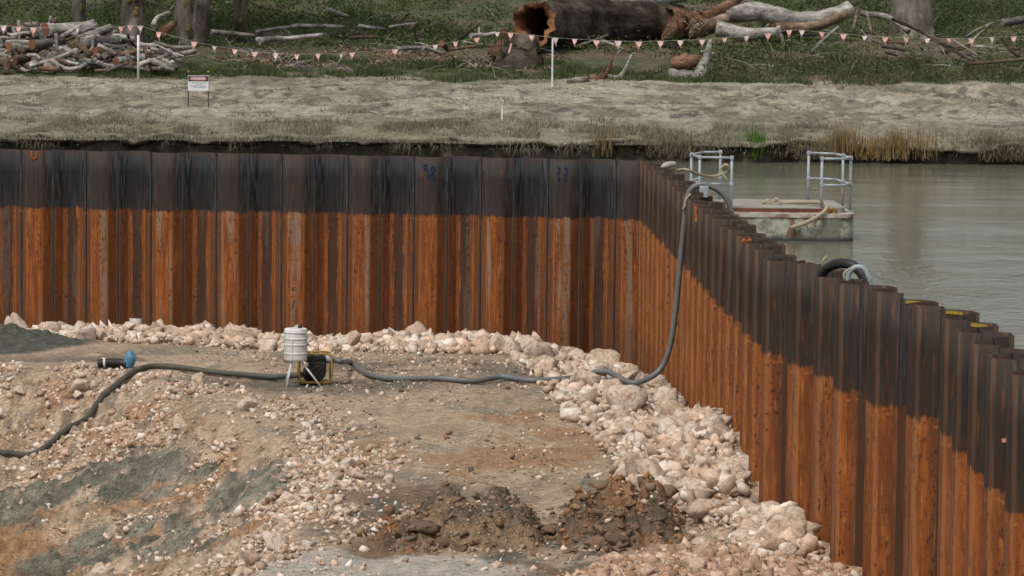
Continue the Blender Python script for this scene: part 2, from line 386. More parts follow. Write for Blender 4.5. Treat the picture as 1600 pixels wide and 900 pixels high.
sand = np.array([.290, .258, .198]); greyc = np.array([.125, .118, .10]); grn = np.array([.070, .082, .038]); drt = np.array([.125, .10, .07]); dry = np.array([.21, .195, .145])
n1 = fbm(X * 0.55, Y * 0.20, 5, 41); n2 = fbm(X * 2.0, Y * 0.7, 4, 55); n3 = fbm(X * 0.9, Y * 0.5, 4, 77)
C = sand[None] * np.ones((len(X), 1))
def mixc(C, c, f): return C * (1 - f[:, None]) + np.asarray(c)[None] * f[:, None]
C = mixc(C, greyc, sst(0.45, 0.58, n1 * 0.35 + n2 * 0.65) * 0.5)
C = mixc(C, [.075, .07, .06], sst(0.58, 0.66, fbm(X * 3.6, Y * 2.0, 4, 57)) * .8)
C = mixc(C, [.15, .14, .10], sst(0.54, 0.62, fbm(X * 1.3, Y * .5, 5, 58)) * .7)
C = mixc(C, dry, (1 - sst(89, 91.5, Y + (n3 - .5) * 3)) * 0.75)
C = mixc(C, [.17, .168, .10], (1 - sst(88.6, 91.2, Y + (n3 - .5) * 2)) * sst(0.46, 0.58, n3) * 0.7 * sst(8, 2, X))
pale = sst(0.52, 0.60, fbm(X * 0.3, Y * 0.8, 3, 91)) * sst(90, 92, Y)
C = mixc(C, [.36, .33, .265], pale * 0.55)
gs = sst(100.6, 101.6, Y + (n3 - .5) * 2.2)
C = mixc(C, drt, gs)
C = mixc(C, grn, gs * sst(0.40, 0.52, n3 * .5 + n2 * .5) * (1 - sst(107, 110, Y)) * 0.9)
C = mixc(C, grn * 1.05, sst(108, 112, Y) * sst(0.34, 0.48, n3) * 0.9)
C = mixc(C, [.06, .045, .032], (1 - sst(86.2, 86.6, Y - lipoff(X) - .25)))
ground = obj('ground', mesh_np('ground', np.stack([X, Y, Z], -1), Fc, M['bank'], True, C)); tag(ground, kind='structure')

# ---- sheet pile line in plan (the corner, then the wall bending towards the camera)
WATER = -1.035
cor = atz(1015, 250, 0)
b_left = atz(0, 233, 0)
bdir = (b_left - cor); bdir.z = 0; bdir.normalize()
right_path = [cor] + [atz(px, py, 0) for px, py in ((1075, 292), (1125, 331), (1165, 359), (1224, 401), (1285, 416), (1347, 443), (1450, 469), (1503, 484), (1545, 521), (1590, 556))]
last = right_path[-1]
right_path += [Vector((last.x, last.y - 7, 0)), Vector((last.x, last.y - 16, 0))]
def wall_x(Yv):
    pts = sorted([(p.y, p.x) for p in right_path])
    return np.interp(Yv, [p[0] for p in pts], [p[1] for p in pts])
def wall_y(Xv): return cor.y + (np.asarray(Xv) - cor.x) * (bdir.y / bdir.x)

# ---- water
c0 = cor + Vector((.3, .3, 0)); w0 = c0 + bdir * 130
edge_r = [c0] + [p + Vector((0.25, 0, 0)) for p in right_path[1:]] + [Vector((last.x + .25, -60, 0))]
V = [(w0.x, w0.y, WATER), (c0.x, c0.y, WATER), (c0.x, 87.2, WATER), (w0.x, 87.2, WATER), (420, 87.2, WATER), (420, c0.y, WATER)]
Fs = [(0, 1, 2, 3), (1, 5, 4, 2)]
for a, b in zip(edge_r[:-1], edge_r[1:]):
    k = len(V); V += [(a.x, a.y, WATER), (b.x, b.y, WATER), (420, b.y, WATER), (420, a.y, WATER)]; Fs.append((k, k + 1, k + 2, k + 3))
me = mesh_np('river_water', V, Fs, M['water']); tag(obj('river_water', me), kind='structure')

# ---- floor of the dewatered pit
brink = np.array([(-2.3, 20), (-2.35, 33.7), (-1.85, 37.5), (-1.9, 40), (-2.5, 43), (-3.6, 46.2), (-4.9, 49.3), (-5.6, 50.6), (-8, 51.6), (-30, 52.5)], float)
def brink_dist(X, Y):
    """signed distance to the brink of the slope, positive on the low side"""
    best = np.full(X.shape, 1e9); sg = np.zeros(X.shape)
    for a, b in zip(brink[:-1], brink[1:]):
        d = b - a; L = (d ** 2).sum(); t = np.clip(((X - a[0]) * d[0] + (Y - a[1]) * d[1]) / L, 0, 1)
        ex = X - a[0] - t * d[0]; ey = Y - a[1] - t * d[1]; q = np.hypot(ex, ey)
        c = d[0] * ey - d[1] * ex
        m = q < best; best = np.where(m, q, best); sg = np.where(m, np.sign(c), sg)
    return best * sg
def clay_mask(X, Y):
    """bands of grey-green clay that run straight down the slope"""
    d = brink_dist(X, Y); n = fbm(X * 1.5, Y * .8, 4, 295); w = (n - .5) * 2.4
    def band(yc, half, d0, d1, tilt): return sst(half + .25, half - .15, np.abs(Y - yc - tilt * (X + 4) + w)) * sst(d0, d0 + .5, d + (n - .5)) * sst(d1 + .4, d1, d)
    m = np.maximum(band(41.7, 1.25, .15, 3.4, .10), band(44.9, .9, .7, 3.4, -.25))
    return np.maximum(m, band(38.6, .45, .6, 1.9, 0.1) * .9)
HEAPS = [[(645, .44, 1.0, .22, .25), (710, .46, 1.0, .32, .6), (775, .42, 1.2, .42, 1.0), (812, .24, .9, .30, .5), (690, .36, .9, .30, 1.5)],
         [(920, .30, .9, .42, .6), (972, .44, 1.2, .50, 1.2), (1025, .34, 1.1, .46, .9), (955, .36, .8, .32, .1)]]
HEAPS = [[(atz(px, 843, -2.72).x, atz(px, 843, -2.72).y + .3 + dy, rx, ry, h) for px, rx, ry, h, dy in hp_] for hp_ in HEAPS]
def heap_h(X, Y, hp_):
    """height of one tipped heap over the floor, and how near its edge a point is (1 inside, 0 outside)"""
    z = np.zeros(X.shape); m = np.zeros(X.shape); nn = (fbm(X * 2.2, Y * 1.3, 4, 140, .6) - .5)
    for cx, cy, rx, ry, h in hp_:
        q = np.sqrt(((X - cx) / rx) ** 2 + ((Y - cy) / ry) ** 2) + nn * .75
        z = np.maximum(z, h * sst(1.15, 0.15, q)); m = np.maximum(m, sst(1.3, 0.95, q))
    return z, m
def pit_z(X, Y, detail=True):
    X = np.asarray(X, float); Y = np.asarray(Y, float)
    wx = wall_x(Y); wy = wall_y(X); dr = wx - X; db = wy - Y
    z = np.full(X.shape, -2.75)
    z = z + (fbm(X * 0.35, Y * 0.22, 3, 101) - 0.5) * 0.22
    z = z - 0.16 * sst(50, 57, Y) - 0.13 * sst(7.0, 5.0, db) - 0.50 * sst(3.4, 1.2, db) - 0.30 * sst(1.3, 0.2, dr) * sst(42, 46, Y)
    z = z + 0.06 * np.exp(-((db - 4.3) / 0.9) ** 2)                                     # low berm along the back
    z = z - 0.42 * sst(0.2, 2.2, X) * sst(51, 56, Y)
    z = z + 0.42 * np.exp(-((Y - 41.2) / 2.6) ** 2) * sst(1.5, 0.45, dr)              # shoulder of rock against the right wall
    z = z - 0.25 * np.exp(-((Y - 37.2) / 0.8) ** 2) * sst(1.1, 0.4, dr)
    z = z - 0.75 * np.exp(-(((X - 2.15) / 0.8) ** 2 + ((Y - 59.6) / 1.9) ** 2))       # puddle in the corner
    z = z + (0.34 + (fbm(X * 3, Y * 2, 4, 411) - .5) * .35) * np.exp(-(((X + 8.2) / 1.3) ** 2 + ((Y - 56.6) / 1.2) ** 2))        # grey clay heap
    bmask = np.maximum(.55 * sst(1.6, 0.9, np.abs(db - 4.2)), sst(1.5, 0.9, dr) * sst(33, 35, Y))
    z = z + bmask * ((fbm(X * 1.7, Y * 1.0, 3, 333) - 0.5) * 0.34 + 0.02)
    HM = [heap_h(X, Y, hp_) for hp_ in HEAPS]
    for hz, hm in HM: z = z + hz
    d = brink_dist(X, Y) + (fbm(X * 0.6, Y * 0.4, 3, 120) - 0.5) * 0.9
    s = np.clip(d, 0, None)
    drop = 1.55 * (1 - np.exp(-(s * 0.74 / 1.55) ** 1.3))
    z = z - drop
    z = z + np.clip(20 - Y, 0, 12) * 0.28 + np.clip(-14 - X, 0, 20) * 0.2
    if detail:
        slope = sst(0.0, 0.8, d)
        z = z + (fbm(X * 2.2, Y * 1.2, 4, 160) - 0.5) * (0.06 + 0.20 * slope) + (fbm(X * 8, Y * 4, 4, 170, .6) - 0.5) * (0.035 + 0.13 * slope)
        z = z - slope * (np.abs(fbm(X * .55 + 3, Y * 1.5 + X * .3, 4, 177, .6) - 0.5) * 0.75 + np.abs(fbm(X * .8 + 9, Y * 3.4, 3, 178, .6) - 0.5) * 0.34 - .12)
        hm = np.maximum(HM[0][1], HM[1][1])
        z = z + hm * (np.abs(fbm(X * 4, Y * 2.4, 4, 190, .62) - 0.5) * 0.36 - 0.05 + (fbm(X * 7, Y * 4.5, 3, 195, .6) - .5) * .15 + (fbm(X * 14, Y * 8, 2, 192) - .5) * .07)
        rut = sst(0.9, 0.0, np.abs(X + 0.2 - 0.05 * (Y - 40)) - 0.3) * (fbm(X * 5.5, Y * 0.5, 2, 200) - 0.5) * 0.06
        z = z + rut
    return z
def pz(x, y): return float(pit_z(np.array([x]), np.array([y]))[0])
def onpit(px, py, lift=0.0):
    z = -2.75
    for _ in range(14):
        p = atz(px, py, z); z = 0.5 * z + 0.5 * (float(pit_z(np.array([p.x]), np.array([p.y]), False)[0]))
    p = atz(px, py, z); return Vector((p.x, p.y, pz(p.x, p.y) + lift))
xs = np.concatenate([-8.6 - geo(0.06, 22, 24)[::-1], np.arange(-8.6, 4.45, 0.027)])
ys = np.concatenate([np.arange(8, 30, 0.5), np.arange(30, 65.2, 0.068)])
X, Y, Fc = grid(xs, ys); Z = pit_z(X, Y)
sandy = np.array([.445, .335, .240]); limed = np.array([.52, .40, .30]); orange = np.array([.34, .185, .10]); clay = np.array([.165, .165, .135]); brown = np.array([.15, .085, .05]); dgrey = np.array([.085, .085, .075])
d = brink_dist(X, Y) + (fbm(X * 0.6, Y * 0.4, 3, 120) - 0.5) * 0.9
na = fbm(X * 0.9, Y * 0.45, 5, 210); nb = fbm(X * 3.2, Y * 1.5, 4, 220); nc = fbm(X * 1.6, Y * 0.7, 4, 230); nf = fbm(X * 7, Y * 4, 3, 240)
C = sandy[None] * np.ones((len(X), 1))
C = mixc(C, [.34, .26, .18], sst(0.45, 0.62, na) * 0.7)
C = mixc(C, clay * 1.15, sst(0.55, 0.63, nb * .6 + na * .4) * 0.5)
redz = np.exp(-(((X - 0.6) / 2.6) ** 2 + ((Y - 42.3) / 2.3) ** 2)) + 0.8 * np.exp(-(((X - 1.1) / 1.4) ** 2 + ((Y - 46) / 3) ** 2))
C = mixc(C, orange * np.array([1, 1.15, 1.2]), sst(0.35, 0.75, redz * 0.75 + (nc - .5) * 1.6) * 0.85)
gz = sst(-2.4, -1.2, X) * sst(1.7, 0.6, X) * sst(40.2, 38.0, Y)                     # muddy turning area
C = mixc(C, [.17, .135, .10], gz * sst(0.38, 0.55, nc) * 0.85)
C = mixc(C, clay * 0.8, gz * sst(0.50, 0.60, nb * .5 + na * .5) * 0.85)
C = mixc(C, orange * 0.75, gz * sst(0.56, 0.66, nc) * 0.6)
for k_, hp_ in enumerate(HEAPS):
    f = heap_h(X, Y, hp_)[1]
    mc = mixc(np.ones((len(X), 3)) * np.array([(.26, .175, .11), (.26, .145, .08)][k_]), [.31, .14, .066], sst(0.46, 0.56, nc))
    mc = mixc(mc, [.095, .088, .068], sst(0.51, 0.60, fbm(X * 1.6, Y * 1.3, 4, 260)) * 0.75)
    C = C * (1 - f[:, None]) + mc * f[:, None]
pw = sst(1.0, 0.75, np.hypot((X - atz(610, 885, -2.75).x) / 1.55, (Y - 33.2) / 1.25) + (nc - .5) * .5)   # spread of white crushed stone
C = mixc(C, [.48, .425, .37], pw * 0.95)
gr = sst(0.5, 0.9, X - 0.4 + (nc - .5) * .7) * sst(35.2, 34.4, Y + (nc - .5) * 1.2)
C = mixc(C, [.40, .26, .18], gr)
dr = wall_x(Y) - X; db = wall_y(X) - Y
C = mixc(C, [.45, .33, .24], sst(1.5, 0.7, dr + (nc - .5) * .8) * 0.9)
C = mixc(C, [.47, .36, .27], sst(5.6, 4.6, db + (nc - .5) * 1.2) * 0.9)
C = mixc(C, dgrey, sst(0.55, 0.25, np.hypot(X - 2.75, (Y - 37.3) / 1.4)) * 0.9)
mudp = sst(1.25, 0.5, np.hypot((X + 2.5) / 1.6, (Y - 49.9) / 1.5) + (nc - .5) * .7)     # oily mud round the pump
C = mixc(C, [.13, .115, .095], mudp * 0.7)
C = mixc(C, [.14, .12, .095], sst(0.52, 0.60, fbm(X * .8, Y * .5, 4, 270)) * sst(56, 53, Y) * sst(48, 51, Y) * .7)
C = mixc(C, clay * 0.62, sst(1.05, 0.8, np.hypot((X + 8.1) / 1.55, (Y - 56.2) / 1.5) + (nc - .5) * .4))
sl = sst(-0.05, 0.5, d)                                                              # the slope: clay bands running down it
sc_ = mixc(np.ones((len(X), 3)) * np.array([.44, .335, .24]), orange * np.array([1.05, 1.1, 1.1]), sst(0.48, 0.62, fbm(X * .5 + Y * .1, Y * .55, 4, 280)) * .8)
sc_ = mixc(sc_, limed, sst(0.48, 0.58, nb) * .7)
sc_ = mixc(sc_, [.20, .14, .095], sst(0.56, 0.66, nf) * .6)
band = fbm(X * 0.28 + (fbm(X * .9, Y * .5, 3, 291) - .5) * .4, Y * 0.42, 3, 290)
st = clay_mask(X, Y)
sc_ = mixc(sc_, orange * np.array([.95, .95, .8]), sst(2.7, 3.3, d) * .8)
cg = mixc(np.ones((len(X), 3)) * np.array([.205, .205, .165]), [.12, .125, .10], sst(.42, .60, fbm(X * 1.4, Y * 3.2, 4, 297)))
cf = (np.clip(st * sst(.36, .50, nf * .25 + nb * .25 + fbm(X * .9, Y * 4.2, 4, 298, .6) * .5) * 1.1, 0, 1) * .9)[:, None]; sc_ = sc_ * (1 - cf) + cg * cf
sc_ = mixc(sc_, [.11, .10, .08], sst(0.60, 0.68, nb) * .5)
C = C * (1 - sl[:, None]) + sc_ * sl[:, None]
pit = obj('pit_ground', mesh_np('pit_ground', np.stack([X, Y, Z], -1), Fc, M['pit'], True, C)); tag(pit, kind='structure')
_GX, _GY, _GZ = xs.copy(), ys.copy(), Z.reshape(len(ys), len(xs))
pit_exact = pit_z
def pit_z(X, Y, detail=True):
    """height of the built floor (bilinear on its own grid)"""
    if not detail: return pit_exact(X, Y, False)
    X = np.clip(np.asarray(X, float), _GX[0], _GX[-1] - 1e-6); Y = np.clip(np.asarray(Y, float), _GY[0], _GY[-1] - 1e-6)
    i = np.clip(np.searchsorted(_GX, X, 'right') - 1, 0, len(_GX) - 2); j = np.clip(np.searchsorted(_GY, Y, 'right') - 1, 0, len(_GY) - 2)
    u = (X - _GX[i]) / (_GX[i + 1] - _GX[i]); v = (Y - _GY[j]) / (_GY[j + 1] - _GY[j])
    return (_GZ[j, i] * (1 - u) + _GZ[j, i + 1] * u) * (1 - v) + (_GZ[j + 1, i] * (1 - u) + _GZ[j + 1, i + 1] * u) * v

t = NT('puddle_water'); t.bump(t.noise(t.pos(), 3.0, 3), .2, .02); pm = t.out((.045, .05, .03), .06, .5)
tag(obj('puddle', mesh_np('puddle', [(0.9, 56.6, -3.56), (2.6, 56.6, -3.56), (2.6, 61.9, -3.56), (0.9, 61.9, -3.56)], [(0, 1, 2, 3)], pm)), kind='structure')

# ================================================================ SHEET PILE WALLS
ZB = -4.6
def pile_mesh(front, mat, flange=0.125):
    sg = 1 if front else -1; D = 0.195; th = 0.013
    pr = [(-.300, .0), (-.272, .0), (-.262, .012), (-.155, .172), (-.140, .188), (-flange, D), (flange, D), (.140, .188), (.155, .172), (.262, .012), (.272, .0), (.300, .0)]
    pr = [(t, n * sg) for t, n in pr]
    zs = [ZB, -3.2, -2.2, -1.2, -0.4, 0.0]
    V = []; Fs = []; U = []; W = []
    m = len(pr)
    for side in (0, 1):
        for z in zs:
            for i, (t, n) in enumerate(pr):
                a = Vector(pr[max(i - 1, 0)]); b = Vector(pr[min(i + 1, m - 1)]); dd = (b - a).normalized(); nn = Vector((-dd.y, dd.x))
                q = Vector((t, n)) - nn * (th * side)
                V.append((q.x, q.y, z)); U.append(t); W.append(1.0 if 2 <= i <= 3 or m - 4 <= i <= m - 3 else 0.0)
    k = len(zs)
    for side in (0, 1):
        o = side * k * m
        for r in range(k - 1):
            for i in range(m - 1):
                q = (o + r * m + i, o + (r + 1) * m + i, o + (r + 1) * m + i + 1, o + r * m + i + 1)
                Fs.append(q if side == 0 else q[::-1])
    tp = (k - 1) * m; o = k * m
    for i in range(m - 1): Fs.append((tp + i, o + tp + i, o + tp + i + 1, tp + i + 1))
    for i in (0, m - 1):
        for r in range(k - 1):
            q = (r * m + i, o + r * m + i, o + (r + 1) * m + i, (r + 1) * m + i); Fs.append(q if i == 0 else q[::-1])
    # interlock knuckle along one edge
    b = len(V); x0, x1, y0, y1 = .283, .317, -.026, .017
    for z in (ZB, 0.0):
        for x, y in ((x0, y0), (x1, y0), (x1, y1), (x0, y1)): V.append((x, y, z)); U.append(.3); W.append(0)
    for i in range(4):
        j = (i + 1) % 4; Fs.append((b + i, b + j, b + 4 + j, b + 4 + i))
    Fs.append((b + 4, b + 5, b + 6, b + 7))
    return mesh_np('sheet_pile', V, Fs, mat, False, None, {'u': U, 'web': W})
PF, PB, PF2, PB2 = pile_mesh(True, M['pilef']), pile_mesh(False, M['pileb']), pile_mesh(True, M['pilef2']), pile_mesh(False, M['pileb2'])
def walk(path, step):
    out = []; i = 0; p = path[0].copy(); need = step
    a = path[0].copy()
    while i < len(path) - 1:
        v = path[i + 1] - a; L = v.length
        if L < need: need -= L; i += 1; a = path[i].copy(); continue
        a = a + v.normalized() * need; need = step; out.append((p, a.copy())); p = a.copy()
    return out
def make_wall(label, path, flip, jit):
    root = empty('sheet_pile_wall', (path[0].x, path[0].y, 0), 0, label, 'sheet piling')
    ps = []
    for k, (a, b) in enumerate(walk(path, 0.6)):
        c = (a + b) / 2; t = (b - a) if not flip else (a - b)
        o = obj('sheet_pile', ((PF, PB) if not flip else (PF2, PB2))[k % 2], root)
        o.location = (c.x - path[0].x, c.y - path[0].y, random.uniform(-jit, jit * 0.4))
        o.rotation_euler = (random.uniform(-.002, .002), random.uniform(-.0025, .0025), math.atan2(t.y, t.x) + random.uniform(-.012, .012))
        ps.append(o)
    return root, ps
back_wall, back_piles = make_wall('long rusty sheet pile wall running across behind the pump', [cor.copy(), cor + bdir * 20.4], False, 0.012)
right_wall, right_piles = make_wall('rusty sheet pile wall stepping towards the viewer on the right, with grey hose over it', right_path, True, 0.05)
tag(back_wall, group='sheet pile walls of the cofferdam'); tag(right_wall, group='sheet pile walls of the cofferdam')

# sprayed marks: thin raised strokes of paint on a pile's own face
bpy.context.view_layer.update()
def nearest(piles, p):
    return min(piles, key=lambda o: (o.matrix_world.translation.xy - p.xy).length)
def web_strokes(name, pts_list, mat, pile, wdt):
    """the same on the sloping web that faces the viewer; pts in (distance along the web, z)"""
    fr = pile.data in (PF, PF2)
    a, b = (Vector((-.258, .018, 0)), Vector((-.158, .168, 0))) if fr else (Vector((.158, -.168, 0)), Vector((.258, -.018, 0)))
    w_ = (b - a).normalized(); nn = Vector((-w_.y, w_.x, 0)); mb = MB()
    for pts in pts_list:
        P = spline([Vector((u, 0, z)) for u, z in pts], 5) if len(pts) > 2 else [Vector((u, 0, z)) for u, z in pts]
        for p, q in zip(P[:-1], P[1:]):
            dd = (q - p).normalized(); sv_ = Vector((-dd.z, 0, dd.x)) * wdt / 2; e = dd * wdt * .3
            c4 = [a + w_ * v.x + Vector((0, 0, v.z)) for v in (p - e - sv_, q + e - sv_, q + e + sv_, p - e + sv_)]
            mb.add([v + nn * .004 for v in c4] + [v + nn * .008 for v in c4], [(0, 1, 2, 3), (7, 6, 5, 4), (0, 4, 5, 1), (1, 5, 6, 2), (2, 6, 7, 3), (3, 7, 4, 0)])
    return mb.build(name, mat, pile)
def strokes(name, pts_list, mat, pile, wdt=0.02):
    """pts in the pile's local (t, z); laid 4 mm proud of the flange that faces the pit"""
    mb = MB(); n = 0.2035 if pile.data in (PF, PF2) else -0.1865 + 0.008
    for pts in pts_list:
        P = spline([Vector((t, n, z)) for t, z in pts], 5) if len(pts) > 2 else [Vector((t, n, z)) for t, z in pts]
        for a, b in zip(P[:-1], P[1:]):
            dd = (b - a); L = dd.length
            if L < 1e-5: continue
            dd /= L; s = Vector((-dd.z, 0, dd.x)) * wdt / 2; e = dd * wdt * 0.3
            q = [a - e - s, b + e - s, b + e + s, a - e + s]
            f = [v + Vector((0, 0.003, 0)) for v in q]
            mb.add(q + f, [(0, 1, 2, 3), (7, 6, 5, 4), (0, 4, 5, 1), (1, 5, 6, 2), (2, 6, 7, 3), (3, 7, 4, 0)])
    return mb.build(name, mat, pile)
def pile_at(px, py, piles, front=True):
    p = atz(px, py, 0); return nearest([o for o in piles if (o.data in (PF, PF2)) == front], p)
eight = lambda cx, cz, a, b: [(cx, cz), (cx + a, cz + b * .5), (cx, cz + b), (cx - a, cz + b * .5), (cx, cz), (cx + a * 1.1, cz - b * .55), (cx, cz - b * 1.1), (cx - a * 1.1, cz - b * .55), (cx, cz)]
P1 = pile_at(690, 245, back_piles)
strokes('spray_mark', [[(.04, -.12), (.085, -.15), (.07, -.21), (.03, -.20), (.04, -.12)], [(.03, -.22), (.0, -.32), (.02, -.38)], eight(-.075, -.27, .03, .12)], M['bluepaint'], P1, .022)
P2 = pile_at(910, 248, back_piles)
strokes('spray_mark', [[(.09, -.13), (.055, -.18), (.09, -.25), (.06, -.32), (.09, -.36)], [(-.03, -.14), (-.075, -.17), (-.06, -.25), (-.02, -.26), (-.05, -.33), (-.02, -.38)]], M['bluepaint'], P2, .022)
P3 = pile_at(5, 235, back_piles)
strokes('spray_mark', [[(.05, -.03), (.04, -.12), (.0, -.15), (-.04, -.12), (-.05, -.03)]], M['orangepaint'], P3, .03)
for o in (P1, P2, P3): o['label'] = 'sheet pile with a sprayed mark near its top'

HOSE_PX = [(430, 595), (380, 592), (330, 586), (280, 581), (235, 579), (200, 592), (170, 620), (140, 652), (105, 682), (70, 708), (45, 720), (15, 725), (-30, 722), (-80, 716)]
HOSE_PT = [onpit(x, y, .055) for x, y in HOSE_PX]
def drape(P, rad):
    g = np.array([[p.x, p.y, p.z] for p in P]); gz = pit_z(g[:, 0], g[:, 1]) + rad
    z = np.maximum(g[:, 2], gz); k = np.ones(9) / 9; zp = np.pad(z, 4, mode='edge'); zs = np.convolve(zp, k, 'valid'); z = np.maximum(zs, gz - rad * .5)
    zp = np.pad(z, 2, mode='edge'); z = np.convolve(zp, np.ones(5) / 5, 'valid')
    return [Vector((a[0], a[1], b)) for a, b in zip(g, z)]
def off_hose(X, Y, lim=.13):
    ok = np.ones(X.shape, bool); P = spline(HOSE_PT, 5)
    for p in P: ok &= ((X - p.x) ** 2 + ((Y - p.y) * .35) ** 2) > lim ** 2
    return ok
# ================================================================ STONES AND RUBBLE
def ico(sub):
    bm = bmesh.new(); bmesh.ops.create_icosphere(bm, subdivisions=sub, radius=1.0)
    bm.verts.index_update()
    V = np.array([v.co[:] for v in bm.verts]); Fs = np.array([[v.index for v in f.verts] for f in bm.faces]); bm.free(); return V, Fs
ICO = {k: ico(k) for k in (1, 2, 3)}
def rock_shape(sub, seed, cuts=9, rough=0.10):
    g = np.random.default_rng(seed); V, Fs = ICO[sub]
    n = g.normal(size=(cuts, 3)); n /= np.linalg.norm(n, axis=1)[:, None]; dd = g.uniform(0.40, 0.80, cuts)
    dt = V @ n.T; q = np.where(dt > 0.05, dd[None] / np.maximum(dt, 0.05), 9).min(1); q = np.minimum(q, 1.5)
    nz = (0.6 if sub < 3 else 0.3) * (fbm(V[:, 0] * 2.6 + V[:, 2] * 1.7 + seed, V[:, 1] * 2.6 - V[:, 2] * 1.3, 3, seed) - 0.5) + (0.4 if sub < 3 else 0.22) * (g.random(len(V)) - 0.5) + (0 if sub < 3 else 0.8) * (fbm(V[:, 0] * 7 + V[:, 2] * 4.7, V[:, 1] * 7 - V[:, 2] * 4.3 + seed, 3, seed + 3) - .5)
    P = V * (q * (1 + nz * rough * 3))[:, None] * (g.uniform(0.74, 1.32, 3) if sub > 2 else g.uniform(0.55, 1.5, 3))[None] * np.array([1, 1, 0.85]) * 1.15
    return P, Fs
STONE = [mesh_np('stone', *rock_shape(3, 500 + i, 11 + i % 8, 0.105), M['stone'], False) for i in range(22)]
CLOD = [mesh_np('clod', *rock_shape(2, 700 + i, 12, 0.30), M['clod'], False) for i in range(14)]
SMALL = [rock_shape(1, 800 + i, 6, 0.15) for i in range(16)]
def rand_rot(n, g):
    q = g.normal(size=(n, 4)); q /= np.linalg.norm(q, axis=1)[:, None]; a, b, c, e = q.T
    return np.stack([1 - 2 * (c * c + e * e), 2 * (b * c - e * a), 2 * (b * e + c * a), 2 * (b * c + e * a), 1 - 2 * (b * b + e * e), 2 * (c * e - b * a),
                     2 * (b * e - c * a), 2 * (c * e + b * a), 1 - 2 * (b * b + c * c)], -1).reshape(n, 3, 3)
def rubble(name, P, size, pal, parent=None, seed=1, shapes=SMALL):
    """one mesh of many small stones: centres P, half-sizes, palette of colours"""
    g = np.random.default_rng(seed); n = len(P); Rm = rand_rot(n, g); Vs = []; Fs = []; Cs = []; b = 0
    which = g.integers(0, len(shapes), n); pal = np.array(pal)
    for k, (V, Fk) in enumerate(shapes):
        idx = np.where(which == k)[0]
        if not len(idx): continue
        W = np.einsum('nij,vj->nvi', Rm[idx], V) * size[idx][:, None, None]
        W[:, :, 2] *= 0.85
        W = W + P[idx][:, None, :]
        c = pal[g.integers(0, len(pal), len(idx))] * g.uniform(0.75, 1.2, (len(idx), 1))
        Vs.append(W.reshape(-1, 3)); Cs.append(np.repeat(c, len(V), 0))
        Fs.append((Fk[None] + (b + np.arange(len(idx)) * len(V))[:, None, None]).reshape(-1, 3)); b += len(idx) * len(V)
    me = mesh_np(name, np.concatenate(Vs), np.concatenate(Fs), M['rubble'], False, np.concatenate(Cs))
    o = obj(name, me, parent); o['kind'] = 'stuff'; return o
LIME = [(.64, .535, .445), (.60, .465, .37), (.53, .395, .30), (.66, .58, .50), (.46, .335, .25), (.57, .42, .32), (.40, .30, .23)]
def put_stone(parent, meshes, name, x, y, r, sink=0.3, zoff=0.0):
    o = obj(name, random.choice(meshes), parent)
    base = parent.location if parent is not None else Vector()
    o.location = Vector((x, y, pz(x, y) + r * (0.72 - sink) + zoff)) - base
    o.rotation_euler = (random.uniform(-.5, .5), random.uniform(-.5, .5), random.uniform(0, 6.3))
    s = r * random.uniform(0.9, 1.12); o.scale = (s * random.uniform(.85, 1.25), s * random.uniform(.85, 1.25), s * random.uniform(.75, 1.05))
    return o
def scatter(n, fn, g):
    """n random points accepted by fn(x, y, g) (array version), as (x, y)"""
    out = []
    tot = 0
    while tot < n:
        p = fn(g, n * 2); out.append(p); tot += len(p)
    return np.concatenate(out)[:n]

# rock berm along the back wall, and the one along the right wall
def berm_back(g, n):
    X = g.uniform(-9.4, 2.0, n); dbk = g.normal(4.25, 0.72, n)
    Y = wall_y(X) - dbk; ok = (dbk > 2.4) & (dbk < 6.0) & (wall_x(Y) - X > 0.25)
    ok &= ~((X < -7.2) & (dbk > 5.4)); ok &= ~((X > 1.15) & (dbk < 4.6))
    return np.stack([X, Y], -1)[ok]
def berm_right(g, n):
    Y = g.uniform(34.0, 55.8, n); wd = np.interp(Y, [34, 36.5, 38, 40, 43, 46, 50, 54, 57], [0.55, 0.8, 1.05, 1.15, 1.2, 1.4, 1.75, 1.9, 1.5])
    q = np.abs(g.normal(0, 0.55, n)); X = wall_x(Y) - 0.30 - wd * q
    ok = (q < 1.15) & ~((np.abs(Y - 37.3) < 0.75) & (wall_x(Y) - X < 0.8))
    return np.stack([X, Y], -1)[ok]
